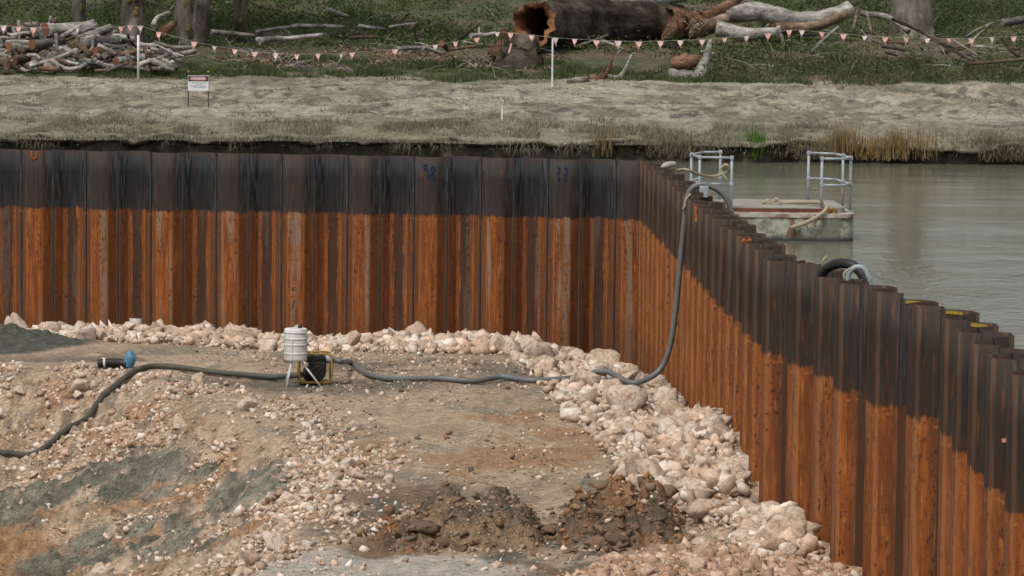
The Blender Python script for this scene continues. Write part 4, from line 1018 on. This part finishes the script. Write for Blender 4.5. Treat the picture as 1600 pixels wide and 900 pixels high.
LG = 'logs heaped below the left trees'
pxlog((70, 47), (150, 42), 12.5, 103.2, 104.6, PALE, 'thick pale log with a broad red cut face on top of the log heap', LG, (True, False), taper=.7)
pxlog((122, 64), (172, 43), 8, 102.8, 103.8, GREY, 'slanting grey log at the right end of the log heap', LG, (True, False))
pxlog((50, 70), (100, 64), 8.5, 102.0, 103.0, GREY, 'grey log with an orange sawn end at the left of the heap', LG, (True, False))
pxlog((14, 74), (52, 78), 8, 101.8, 102.8, GREY, 'short sawn log at the far left of the heap', LG, (True, False))
pxlog((21, 95), (44, 90), 7.5, 101.3, 102.0, BROWN, 'low sawn log with an orange end near the grass at far left', LG, (True, False))
pxlog((128, 68), (186, 62), 9, 102.4, 103.0, GREY, 'bluish grey log lying across the middle of the heap', LG)
pxlog((118, 64), (142, 86), 6, 101.7, 101.5, BROWN, 'brown log leaning down the front of the heap', LG)
pxlog((148, 82), (172, 78), 9, 102.0, 103.0, RUST, 'rotten rust coloured stub in the heap', LG, (True, False))
pxlog((182, 96), (212, 91), 7, 101.4, 102.2, GREY, 'short log with a red sawn end beside the white sleeved post', LG, (True, False))
pxlog((46, 103), (110, 82), 3.6, 101.0, 101.6, PALE, 'pale crooked branch lying along the front of the heap', LG, mid=[(66, 98), (84, 92)])
pxlog((80, 93), (150, 92), 3.8, 101.0, 101.2, PALE, 'pale sagging branch curving along the foot of the heap', LG, mid=[(100, 107), (124, 105)])
pxlog((60, 107), (98, 108), 4, 100.9, 101.0, RUST, 'reddish barkless branch flat on the ground at the heap', LG)
pxlog((240, 66), (300, 74), 3.5, 104, 104.4, GREY, 'long grey branch right of the heap under the trees', LG, mid=[(268, 74)])
pxlog((252, 92), (306, 80), 5, 102.2, 103, PALE, 'pale grey log at the right foot of the heap', LG)
pxlog((240, 42), (264, 20), 4.5, 107, 108, PALE, 'pale forked branch sticking up between the trunks', LG, mid=[(244, 30)])
pxlog((254, 50), (272, 36), 8, 106.5, 108, RUST, 'rust red stub between the two left trunks', LG, (True, False))
pxlog((0, 46), (60, 38), 6, 104.6, 105, GREY, 'grey log along the top left of the heap', LG)
pxlog((95, 58), (125, 40), 4, 102.6, 103.4, PALE, 'thin pale branch crossing the heap beside the thick log', LG)
LABS = {}
for k in range(210):                                   # the smaller limbs of the heap
    x = random.uniform(-10, 270); top = np.interp(x, [-10, 60, 130, 190, 230, 270], [42, 38, 40, 52, 66, 78]); y = random.uniform(top, 108)
    Y_ = 101.0 + (108 - y) * .045 + random.uniform(-.2, .3); a = random.uniform(-.45, .45) + (random.random() < .18) * 1.2; L_ = random.uniform(18, 48)
    r_ = random.choice((1.6, 2.2, 3, 3.5, 4.5, 5.5)); pn, pal = random.choice((('pale', PALE), ('grey', GREY), ('grey', GREY), ('brown', BROWN))); ct = random.random() < .25
    lb = '%s %s limb %s%s, %s %s of log heap' % ('thin' if r_ < 2.5 else 'stout' if r_ > 4 else 'middling', pn, 'sawn ' if ct else '', 'lying level' if abs(a) < .15 else 'tilted up leftwards' if 0 < a < .7 else 'tilted up rightwards' if a < 0 else 'standing steeply',
        'upper' if y < 70 else 'middle' if y < 90 else 'lower', 'far left' if x < 45 else 'left' if x < 100 else 'centre' if x < 160 else 'right' if x < 215 else 'far right')
    if lb in LABS: continue
    LABS[lb] = 1
    pxlog((x - L_ / 2 * math.cos(a), y - L_ / 2 * math.sin(a)), (x + L_ / 2 * math.cos(a), min(y + L_ / 2 * math.sin(a), 110)), r_, Y_, Y_ + random.uniform(-.4, .8), pal,
          lb, 'small limbs in the log heap', (ct, False), mid=[(x + random.uniform(-4, 4), y + random.uniform(-5, 5))])

def leaves(name, P, size, col0, col1, parent, seed, flat=0.0, base=None):
    g = np.random.default_rng(seed); n = len(P); a = g.normal(size=(n, 3)); a /= np.linalg.norm(a, axis=1)[:, None]
    b = np.cross(a, g.normal(size=(n, 3))); b /= np.linalg.norm(b, axis=1)[:, None]
    s = (size * g.uniform(.6, 1.4, n))[:, None]
    V = np.stack([P - a * s, P + b * s * .42, P + a * s, P - b * s * .42], 1).reshape(-1, 3)
    u = np.clip(g.random(n) * .6 + fbm(P[:, 0] * 1.1, P[:, 1] + P[:, 2] * 1.3, 2, seed) * .7 - .15, 0, 1)[:, None]
    c = np.array(col0) * (1 - u) + np.array(col1) * u
    Fs = np.arange(4 * n).reshape(n, 4)
    return obj(name, mesh_np(name, V, Fs, M['leaf'], False, np.repeat(c, 4, 0)), parent)
TRUNK = [(.065, .055, .045), (.125, .108, .09), (.20, .18, .155)]
def tree(px, Y, rpx, label, h, seed, stems=((0, 0),), pal=TRUNK):
    b = onbank(px, Y); root = empty('gum_tree', b, 0, label, 'tree', 'gum trees on the far bank'); r = rpx / F * Y; g = random.Random(seed)
    crowns = []
    mb = MB()
    for k, (dx, ln) in enumerate(stems):
        x0 = dx / F * Y; pts = [(x0 * .6, 0, -.15), (x0 * .8, 0, .25), (x0 + ln * .05, 0, 1.0), (x0 + ln * .3, .1, 2.4), (x0 + ln * .9, .2, h * .45), (x0 + ln * 1.6, .1, h * .75)]
        k_ = 1.0 if len(stems) == 1 else .62
        mb.tube(sp(pts, 5), np.interp(np.linspace(0, 1, 26), [0, .08, .2, .5, 1], [r * 1.5 * k_, r * 1.15 * k_, r * k_, r * .85 * k_, r * .35 * k_]).tolist(), 14, True, .10, seed + k)
        for j in range(6):
            a = g.uniform(0, 6.28); z0 = h * g.uniform(.42, .7); q = Vector((x0 + ln * (.9 + z0 / h * .5), .15, z0)); e = q + Vector((math.cos(a) * h * .28, math.sin(a) * h * .28, h * g.uniform(.12, .3)))
            mb.tube(sp([q, (q + e) / 2 + Vector((0, 0, -.2)), e], 4), [r * .4 * k_, r * .36 * k_, r * .32 * k_, r * .28 * k_, r * .24 * k_, r * .2 * k_, r * .16 * k_, r * .12 * k_, r * .08 * k_], 7); crowns.append(e)
    tubemesh(mb, 'trunk', pal, seed, M['bark'], root)
    gg = np.random.default_rng(seed); P = np.concatenate([np.array(e)[None] + gg.normal(0, 1, (520, 3)) * np.array([h * .10, h * .10, h * .075]) for e in crowns])
    leaves('crown', P, .16, (.028, .038, .018), (.085, .10, .05), root, seed)
    if seed % 2:
        for q in range(5):                                # lichen
            zz = g.uniform(.4, 1.6); V, Fk = ICO[2]; m = mesh_np('lichen', V * np.array([r * g.uniform(.10, .24), .02, g.uniform(.05, .12)]) + np.array([g.uniform(-.45, .45) * r, -r * .92, zz]), Fk, M['lichen'], True); obj('lichen', m, root)
    return root
M['lichen'] = simple('yellow_lichen', (.16, .12, .035), (.13, .11, .06), 25, .95, .1)
tree(123, 116.5, 11, 'slender pale trunk standing behind the log heap', 11, 301)
tree(207, 109.5, 21, 'thick grey trunk with yellow lichen behind the white sleeved post', 14, 303)
tree(300, 110.5, 24, 'split double trunk right of the log heap', 13, 305, ((-12, -.5), (13, .35)))
tree(375, 112, 12, 'dark forked trunk, rightmost of the left trees', 11, 307, ((-3, -.4), (4, .6)), DARK)
tree(1424, 117, 35, 'broad grey trunk on the slope at upper right', 16, 310)

# fallen hollow tree
ft_ = empty('fallen_tree', onbank(930, 110), 0, 'huge dark fallen hollow tree with a red brown arched mouth', 'fallen tree'); fo_ = ft_.location
def hollow(path, rads, thick, pal, seed, n=28):
    """a hollow trunk along a path, its mouth at the first point ragged and open"""
    g = random.Random(seed); Pp = sp(path, 7); rings = len(Pp) - 1; mb = MB(); inn = MB()
    rr = np.interp(np.linspace(0, 1, rings + 1), np.linspace(0, 1, len(rads)), rads)
    jag = [.16 * math.sin(2 * math.pi * k / n * 2 + 1) + g.uniform(-.10, .14) for k in range(n)]; lob = [1 + .05 * math.sin(3 * 2 * math.pi * k / n + seed) + g.uniform(-.05, .05) for k in range(n)]
    Vo = []; Vi = []
    for i, c in enumerate(Pp):
        f = i / rings; ax = (Pp[min(i + 1, rings)] - Pp[max(i - 1, 0)]).normalized(); u = ax.cross(Vector((0, 0, 1))).normalized(); w_ = u.cross(ax)
        for k in range(n):
            a = 2 * math.pi * k / n; d_ = u * math.cos(a) + w_ * math.sin(a); off = ax * (jag[k] * max(0, 1 - f * 4) ** 2)
            q = rr[i] * lob[k] * (1 + .06 * math.sin(9 * f + k * 1.7) + g.uniform(-.06, .06))
            Vo.append(c + off + d_ * q); Vi.append(c + off + d_ * (q - thick * (1.0 + .4 * math.sin(a * 2 + 1) * (1 - f))))
    F_ = [(i * n + k, i * n + (k + 1) % n, (i + 1) * n + (k + 1) % n, (i + 1) * n + k) for i in range(rings) for k in range(n)]
    mb.add(Vo, [f[::-1] for f in F_]); tubemesh(mb, 'trunk', pal, seed, M['logbark'], ft_)
    inn.add(Vi, F_); b0 = len(inn.v); inn.add(Vo[:n], []); inn.f += [(k, b0 + k, b0 + (k + 1) % n, (k + 1) % n) for k in range(n)]
    e = rings * n; inn.f.append(tuple(e + k for k in range(n)))
    tubemesh(inn, 'hollow', [(.12, .05, .028), (.20, .08, .04), (.27, .12, .065)], seed + 1, M['logbark'], ft_)
hollow([aty(833, 38, 108.6) - fo_, aty(868, 35, 110.6) - fo_, aty(930, 33, 112.4) - fo_, aty(1000, 33, 113.2) - fo_, aty(1066, 36, 113.6) - fo_], [.66, .66, .64, .60, .55], .17, DARK, 5)
# splintered middle and limbs
def ftlog(a, b, rpx, Ya, Yb, pal, mid=None, name='limb', taper=.6, r2=None):
    A = aty(*a, Ya) - fo_; B = aty(*b, Yb) - fo_; ms = [aty(x, y, Ya + (Yb - Ya) * (k + 1) / (len(mid) + 1)) - fo_ for k, (x, y) in enumerate(mid)] if mid else []
    return log([A] + ms + [B], [rpx / F * Ya, rpx / F * Ya * taper], pal, None, None, name, (False, False), .10, ft_, 14)
ftlog((1045, 36), (1090, 40), 26, 112.8, 113.2, RUST, [(1058, 36), (1072, 38)], 'broken_trunk', .75)
ftlog((1078, 42), (1135, 30), 17, 112.6, 113.2, TAN, [(1105, 42)])
ftlog((1098, 30), (1168, -14), 12, 113.0, 113.8, RUST, [(1130, 14)])
ftlog((1120, 44), (1215, 50), 13, 112.4, 112.0, PALE, [(1165, 52)])
ftlog((1130, 22), (1330, 12), 16, 113.6, 114.4, PALE, [(1185, 18), (1250, 32), (1300, 26)], 'limb', .8)
ftlog((1150, 8), (1225, 24), 13, 114.8, 114.4, GREY)
ftlog((1210, 45), (1326, 20), 10, 113.0, 114.0, TAN, [(1270, 42)])
ftlog((960, 4), (1075, -6), 13, 115.8, 113, GREY, [(1010, 2)])
for k in range(14):
    x = random.uniform(1035, 1095); a = random.uniform(-1.2, .6); L_ = random.uniform(10, 26)
    ftlog((x, random.uniform(20, 58)), (x + L_ * math.cos(a), 40 + L_ * math.sin(a)), random.uniform(1, 2.6), 112.0, 111.8, random.choice((RUST, TAN, BROWN)), None, 'splinter', .3)
# stump and driftwood in front
log([onbank(812, 104.8) + Vector((0, 0, -.1)), onbank(812, 104.8) + Vector((0, .1, .35)), onbank(818, 105) + Vector((0, .25, .72))], [.66, .60, .42], DARK, 'charred broad stump below the mouth of the fallen tree', None, 'stump', (False, True), .22, None, 16)
log([onbank(775, 106) + Vector((-.1, 0, .1)), onbank(788, 106) + Vector((0, 0, .5)), onbank(784, 106) + Vector((0, 0, .95))], [.30, .26, .10], RUST, 'ragged red brown stub left of the hollow mouth', None, 'stump', jit=.3)
DW = 'driftwood pieces on the grass before the fallen tree'
log([onbank(1048, 102.2) + Vector((0, 0, .12)), onbank(1072, 102.1) + Vector((0, 0, .08)), onbank(1095, 102.3) + Vector((0, 0, .16)), aty(1110, 62, 102.6)], [.20, .22, .18, .06], GREY, 'curved grey root with an upturned end in front of the splintered trunk', DW, 'driftwood', (True, False), .25)
log([onbank(1050, 103) + Vector((0, 0, .35)), onbank(1075, 103) + Vector((0, 0, .5)), onbank(1098, 103) + Vector((0, 0, .42))], [.16, .24, .15], RUST, 'rust brown rotten block behind the upturned root', DW, 'driftwood', jit=.3)
log([onbank(922, 100.9) + Vector((0, 0, .06)), onbank(945, 100.9) + Vector((0, 0, .08)), aty(958, 85, 101)], [.09, .08, .03], RUST, 'red brown forked stick on the grass left of centre', DW, 'driftwood')
log([onbank(950, 100.8) + Vector((0, 0, .06)), onbank(970, 100.9) + Vector((0, 0, .1)), aty(987, 86, 101)], [.09, .08, .03], GREY, 'grey stick with a raised end beside the red brown one', DW, 'driftwood')
log([onbank(887, 99.6) + Vector((0, 0, .05)), onbank(920, 99.7) + Vector((0, 0, .07))], [.075, .10], GREY, 'short grey log on the sand crest right of the white post', DW, 'driftwood', (True, False))
log([onbank(1012, 101.6) + Vector((0, 0, .05)), onbank(1030, 101.6) + Vector((0, 0, .10))], [.10, .06], DARK, 'small dark knot of wood on the grass', DW, 'driftwood', jit=.3)
BR = 'fallen branches on the slope'
pxlog((1395, 30), (1520, 96), 2.6, 106, 102.5, DARK, 'long dark bare branch slanting down to the sand at right', BR, mid=[(1440, 50), (1480, 74)], name='branch')
pxlog((1455, 62), (1500, 78), 1.6, 104, 103.2, DARK, 'dark side twig crossing the long branch', BR, name='branch')
pxlog((1565, 60), (1600, 92), 2.2, 104.5, 103.6, DARK, 'dark branch lying at the right edge', BR, mid=[(1580, 80)], name='branch')
pxlog((1340, 15), (1334, 46), 2.6, 108, 108, TAN, 'upright tan broken stick right of the fallen tree', BR, name='branch')
pxlog((1354, 18), (1362, 52), 2.6, 107.6, 107.6, TAN, 'second upright tan stick, nearer the broad trunk', BR, name='branch')
pxlog((1345, 20), (1420, 50), 5, 109, 108, GREY, 'grey arched bough in front of the broad trunk', BR, mid=[(1385, 26), (1408, 40)], name='branch')
pxlog((1565, 36), (1640, 26), 6, 111, 111.4, GREY, 'grey log on the slope at the upper right edge', BR, name='branch')
pxlog((1510, 100), (1600, 92), 3.5, 102.5, 102.8, BROWN, 'brown branch on the ground at the right edge', BR, mid=[(1550, 97)], name='branch')
for k, (a, b, r_, Y_, pal, lb) in enumerate([((400, 62), (505, 54), 4, 108, PALE, 'pale log lying across the slope, nearest below the scrub'), ((405, 66), (440, 60), 5, 107, GREY, 'grey log at the left end of the pale one'),
        ((455, 40), (540, 42), 3.4, 112, GREY, 'grey log half hidden by scrub, upper left of centre'), ((560, 40), (605, 46), 3, 112, GREY, 'short grey log in the scrub at centre'), ((608, 42), (652, 36), 2, 113, PALE, 'thin pale stick on the scrub slope'),
        ((510, 14), (545, 26), 3.5, 118, PALE, 'pale broken bough high on the slope'), ((545, 60), (590, 58), 3, 107, BROWN, 'brown stick among the bark litter'), ((620, 76), (680, 74), 3.5, 105, GREY, 'grey limb at the edge of the green grass'),
        ((662, 74), (690, 84), 3.5, 104.6, PALE, 'pale stub leaning beside the grey limb'), ((690, 68), (700, 78), 5, 105, RUST, 'rust red sawn stub near the flag line'), ((735, 56), (775, 52), 4, 107, PALE, 'pale log butting against the red brown stub'),
        ((700, 78), (745, 72), 3, 105.2, BROWN, 'brown stick left of the charred stump'), ((330, 50), (400, 56), 4, 108, GREY, 'grey log behind the dark forked trunk'), ((400, 50), (470, 40), 3, 111, GREY, 'grey branch high behind the pale log')]):
    pxlog(a, b, r_, Y_, Y_ + .5, pal, lb, BR, (k in (9,), False), name='branch', mid=[((a[0] + b[0]) / 2, (a[1] + b[1]) / 2 + random.uniform(-2, 2))])

for k in range(110):
    zone, x0, x1, y0, y1, Ya = random.choice((('before the fallen tree', 880, 1130, 56, 80, 106.5), ('right of the splintered trunk', 1130, 1390, 38, 74, 107.5), ('below the broad trunk', 1390, 1590, 40, 84, 106.5), ('behind the forked trunk', 330, 560, 8, 60, 111), ('above the bark litter', 520, 770, 30, 72, 108)))
    x = random.uniform(x0, x1); y = random.uniform(y0, y1); a = random.uniform(-.5, .5) + (random.random() < .2) * random.choice((-1, 1)) * .8; L_ = random.uniform(14, 60); r_ = random.choice((1.2, 1.8, 2.4, 3.4)); pn, pal = random.choice((('pale', PALE), ('grey', GREY), ('brown', BROWN), ('dark', DARK)))
    Yg = np.interp(y, [0, 20, 40, 62, 79, 95], [132, 124, 117, 112, 109, 104.5])
    lb = '%s %s broken branch %s, %s %s' % ('thin' if r_ < 2 else 'thick', pn, 'lying level' if abs(a) < .2 else 'sloping down rightwards' if a > 0 else 'sloping up rightwards', 'long' if L_ > 36 else 'short', zone)
    if lb in LABS: continue
    LABS[lb] = 1; p = onbank(x, Yg); hz = p.z + r_ / F * Yg; d_ = Vector((math.cos(a) * L_ / F * Yg / 2, random.uniform(-.3, .3), abs(math.sin(a)) * L_ / F * Yg / 2)); c_ = Vector((p.x, p.y, hz + d_.z)); sg2 = 1 if a < 0 else -1
    e_ = Vector((d_.x, d_.y, d_.z * sg2)); log([c_ - e_, c_ + Vector((0, 0, random.uniform(-.02, .06))), c_ + e_], [r_ / F * Yg, r_ / F * Yg * .6], pal, lb, 'broken branches strewn over the slope', 'branch', jit=.15, n=7)
# ---- litter, grass, scrub: masses nobody could count
def blades(name, label, P, h, wd, c0, c1, seed, lean=.45, cat='grass'):
    g = np.random.default_rng(seed); n = len(P); a = g.uniform(0, 6.283, n); hh = h * g.uniform(.4, 1.3, n) * (.35 + 1.3 * sst(.35, .65, fbm(P[:, 0] * 1.7, P[:, 1] * 1.2, 3, seed + 50))); ww = wd * g.uniform(.6, 1.3, n)
    dx = np.cos(a) * ww; dy = np.sin(a) * ww; lx = g.normal(0, lean, n) * hh; ly = g.normal(0, lean, n) * hh
    tip = P + np.stack([lx, ly, hh], -1); b0 = P + np.stack([dx, dy, -.02 + 0 * hh], -1); b1 = P - np.stack([dx, dy, .02 + 0 * hh], -1)
    V = np.stack([b0, b1, tip], 1).reshape(-1, 3); u = np.clip(g.random(n) * .55 + fbm(P[:, 0] * .9, P[:, 1] * .6, 3, seed) * .9 - .25, 0, 1)[:, None]
    c = np.array(c0) * (1 - u) + np.array(c1) * u
    o = obj(name, mesh_np(name, V, np.arange(3 * n).reshape(n, 3), M['leaf'], False, np.repeat(c, 3, 0)))
    return tag(o, label, cat, None, 'stuff')
def bank_pts(n, x0, x1, y0, y1, seed, thr=None, sc=(.8, .5), nseed=5):
    g = np.random.default_rng(seed); X = g.uniform(x0, x1, n); Y = g.uniform(y0, y1, n)
    if thr: k = g.random(n) < sst(thr[0], thr[1], fbm(X * sc[0], Y * sc[1], 4, nseed)); X, Y = X[k], Y[k]
    return np.stack([X, Y, bank_z(X, Y)], -1)
# overhanging edge of the bank and its roots
g = np.random.default_rng(5); n = 520; xs = np.linspace(-16, 18, n); prof = [(87.3, -1.6), (86.75, -1.15), (86.7, -.98), (86.55, -.80), (86.2, -.70), (85.98, -.64), (86.05, -.56), (86.45, -.52)]
V = []
for j, (yy, zz) in enumerate(prof):
    k = 1.0 if 2 <= j <= 6 else .4
    V.append(np.stack([xs, yy + .25 + lipoff(xs) + k * ((fbm(xs * 1.9, xs * 0 + j * .3, 4, 7) - .5) * .5 + (fbm(xs * 4, xs * 0 + j, 3, 8) - .5) * .25), zz + k * (fbm(xs * 1.4, xs * 0 + j * .2, 4, 9) - .5) * .34], -1))
V = np.concatenate(V); i = np.arange(len(prof) * n).reshape(len(prof), n); Fs = np.stack([i[:-1, :-1], i[:-1, 1:], i[1:, 1:], i[1:, :-1]], -1).reshape(-1, 4)[:, ::-1]
ec = np.repeat(np.array([(.03, .024, .017)] * 4 + [(.05, .04, .028), (.12, .105, .075), (.19, .175, .13), (.21, .195, .145)]), n, 0)  # undercut rows: dark soil with the overhang's shade painted in; upper rows dry grass
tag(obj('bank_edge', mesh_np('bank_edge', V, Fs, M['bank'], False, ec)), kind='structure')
g = np.random.default_rng(6); X = g.uniform(-15, 17, 5200); X = X[np.argsort(fbm(X * 1.2, X * 0, 3, 4) + g.random(5200) * .3)]; P = np.stack([X, 85.95 + lipoff(X) + g.random(5200) * .5, -.76 + .24 * g.random(5200)], -1)
blades('hanging_roots', 'tangle of dry roots and grass hanging over the undercut bank', P[:2600], -.17, .012, (.10, .088, .062), (.27, .245, .18), 12, .35, 'roots')
P = bank_pts(44000, -15, 17, 85.6, 89.6, 13, (.34, .52)); P[:, 1] += (lipoff(P[:, 0]) + .1) * (1 - sst(86.5, 88.5, P[:, 1])); P[:, 2] = np.maximum(bank_z(P[:, 0], P[:, 1]), -.62)
blades('dry_grass', 'pale dry grass along the lip of the far bank', P, .10, .014, (.15, .14, .10), (.31, .29, .22), 14)
P = bank_pts(12000, -15, 3, 88.0, 91.5, 15, (.46, .60)); blades('green_fringe', 'thin greenish grass on the lower sand of the bank', P, .07, .012, (.10, .115, .05), (.22, .22, .12), 16)
P = bank_pts(34000, -18, 19, 89.5, 100.8, 17, (.48, .60), (1.1, .8)); blades('sparse_stubble', 'sparse grey stubble and twigs dotted over the sand slope', P, .045, .014, (.09, .08, .06), (.25, .23, .17), 18, .9)
P = bank_pts(46000, -12.5, 8.5, 100.3, 106.5, 19, (.34, .52), (.5, .5)); blades('green_grass', 'strip of short green grass behind the sand crest', P, .12, .018, (.042, .058, .022), (.125, .150, .060), 20)
P = bank_pts(26000, 6, 21, 100.0, 108.5, 21, (.36, .54), (.6, .5)); blades('rough_grass', 'rough grey green grass below the broad trunk', P, .17, .02, (.055, .065, .03), (.15, .15, .085), 22)
P = bank_pts(4200, -9, 1.5, 104.0, 110.5, 23, (.38, .55)); g = np.random.default_rng(24)
s = g.uniform(.02, .055, len(P)); o = rubble('bark_litter', P + np.array([0, 0, .02]), s, [(.17, .095, .06), (.24, .15, .10), (.12, .085, .06), (.30, .23, .17), (.10, .07, .05)], None, 25); tag(o, 'reddish litter of bark and wood chips below the slope', 'litter')
P = bank_pts(1500, -16, 0, 101, 112, 26, (.4, .6)); 
g = np.random.default_rng(27); mb = MB()
for p in P[:240]:
    a = g.uniform(0, 6.28); L_ = g.uniform(.2, .8); q = Vector(p) + Vector((0, 0, .05)); e = q + Vector((math.cos(a) * L_, math.sin(a) * L_, g.uniform(-.02, .28))); mb.tube([q, (q + e) / 2 + Vector((0, 0, .04)), e], [.022, .017, .008], 5)
P = bank_pts(2600, -19, 21, 103, 128, 28, (.42, .6))
for p in P[:330]:
    a = g.uniform(0, 6.28); L_ = g.uniform(.3, 1.3); q = Vector(p) + Vector((0, 0, .08)); e = q + Vector((math.cos(a) * L_, math.sin(a) * L_, g.uniform(-.02, .5))); mb.tube([q, (q + e) / 2 + Vector((0, 0, .06)), e], [.025, .02, .008], 5)
o = tubemesh(mb, 'brushwood', GREY, 29, M['logbark'], None); tag(o, 'scattered grey sticks and brushwood over the slope', 'brushwood', None, 'stuff')
# low scrub covering the slope
def scrub(name, label, n, x0, x1, y0, y1, seed, thr, c0, c1, hgt=.45, per=46):
    B = bank_pts(n, x0, x1, y0, y1, seed, thr, (.35, .22)); g = np.random.default_rng(seed + 1); sz = g.uniform(.22, .60, len(B))
    Q = np.repeat(B, per, 0) + g.normal(0, 1, (len(B) * per, 3)) * np.repeat(sz, per)[:, None] * np.array([1, 1, .0]) * .8
    Q[:, 2] = bank_z(Q[:, 0], Q[:, 1]) + np.abs(g.normal(0, .5, len(Q))) * np.repeat(sz, per) * hgt * 2
    o = leaves(name, Q, .060, c0, c1, None, seed + 2); return tag(o, label, 'scrub', None, 'stuff')
scrub('scrub', 'low dark green scrub covering the slope behind the fallen timber', 2400, -20, 22, 109.5, 134, 41, (.34, .50), (.034, .052, .019), (.140, .178, .062))
scrub('heath', 'low olive heath among the flags at the right', 420, 5, 21, 101.8, 109, 44, (.38, .52), (.045, .054, .026), (.14, .155, .07), .35, 40)
# reeds and rushes at the water's edge
def tuft(name, label, px, Y, n, rad, h, c0, c1, seed, lean=.12):
    p = aty(px, 240, Y); g = np.random.default_rng(seed); P = np.stack([p.x + np.clip(g.normal(0, rad, n), -1.45 * rad, 1.45 * rad), Y + np.clip(g.normal(0, .2, n), -.35, .35), g.uniform(-.95, -.45, n)], -1)
    o = blades(name, label, P, h, .011, c0, c1, seed, lean, 'reeds'); o['kind'] = 'thing'; return o
OC = ((.19, .125, .055), (.36, .26, .125))
for k, (px, n, rad, h) in enumerate(((1285, 110, .14, .40), (1325, 230, .24, .48), (1368, 330, .22, .55), (1402, 210, .18, .50), (1440, 90, .25, .36))):
    tag(tuft('reed_clump', ['leftmost ochre reed clump, behind the far railing', 'ochre reed clump just right of the far railing', 'tall dense ochre reed clump at the water edge', 'ochre reed clump second from the right', 'thin short reed clump, rightmost of the row'][k], px, 86.0, n, rad, h, *OC, 60 + k), group='reeds along the far water edge')
tag(tuft('reed_clump', 'sparse tan reed clump behind the end of the back wall', 940, 86.0, 90, .16, .42, *OC, 66), group='reeds along the far water edge')
tag(tuft('rush_clump', 'bright green rush clump at the water edge between the railings', 1182, 86.0, 380, .12, .46, (.05, .11, .015), (.13, .24, .04), 67), group='reeds along the far water edge')
P = bank_pts(16000, 3, 17, 85.9, 86.9, 68, (.36, .62), (1.3, .4), 77); P[:, 2] = np.minimum(P[:, 2], -.5) * 0 - np.random.default_rng(3).uniform(.5, .95, len(P))
blades('edge_sedge', 'brown dry sedge fringing the water edge at right', P, .20, .012, (.13, .115, .075), (.29, .25, .17), 69, .4)
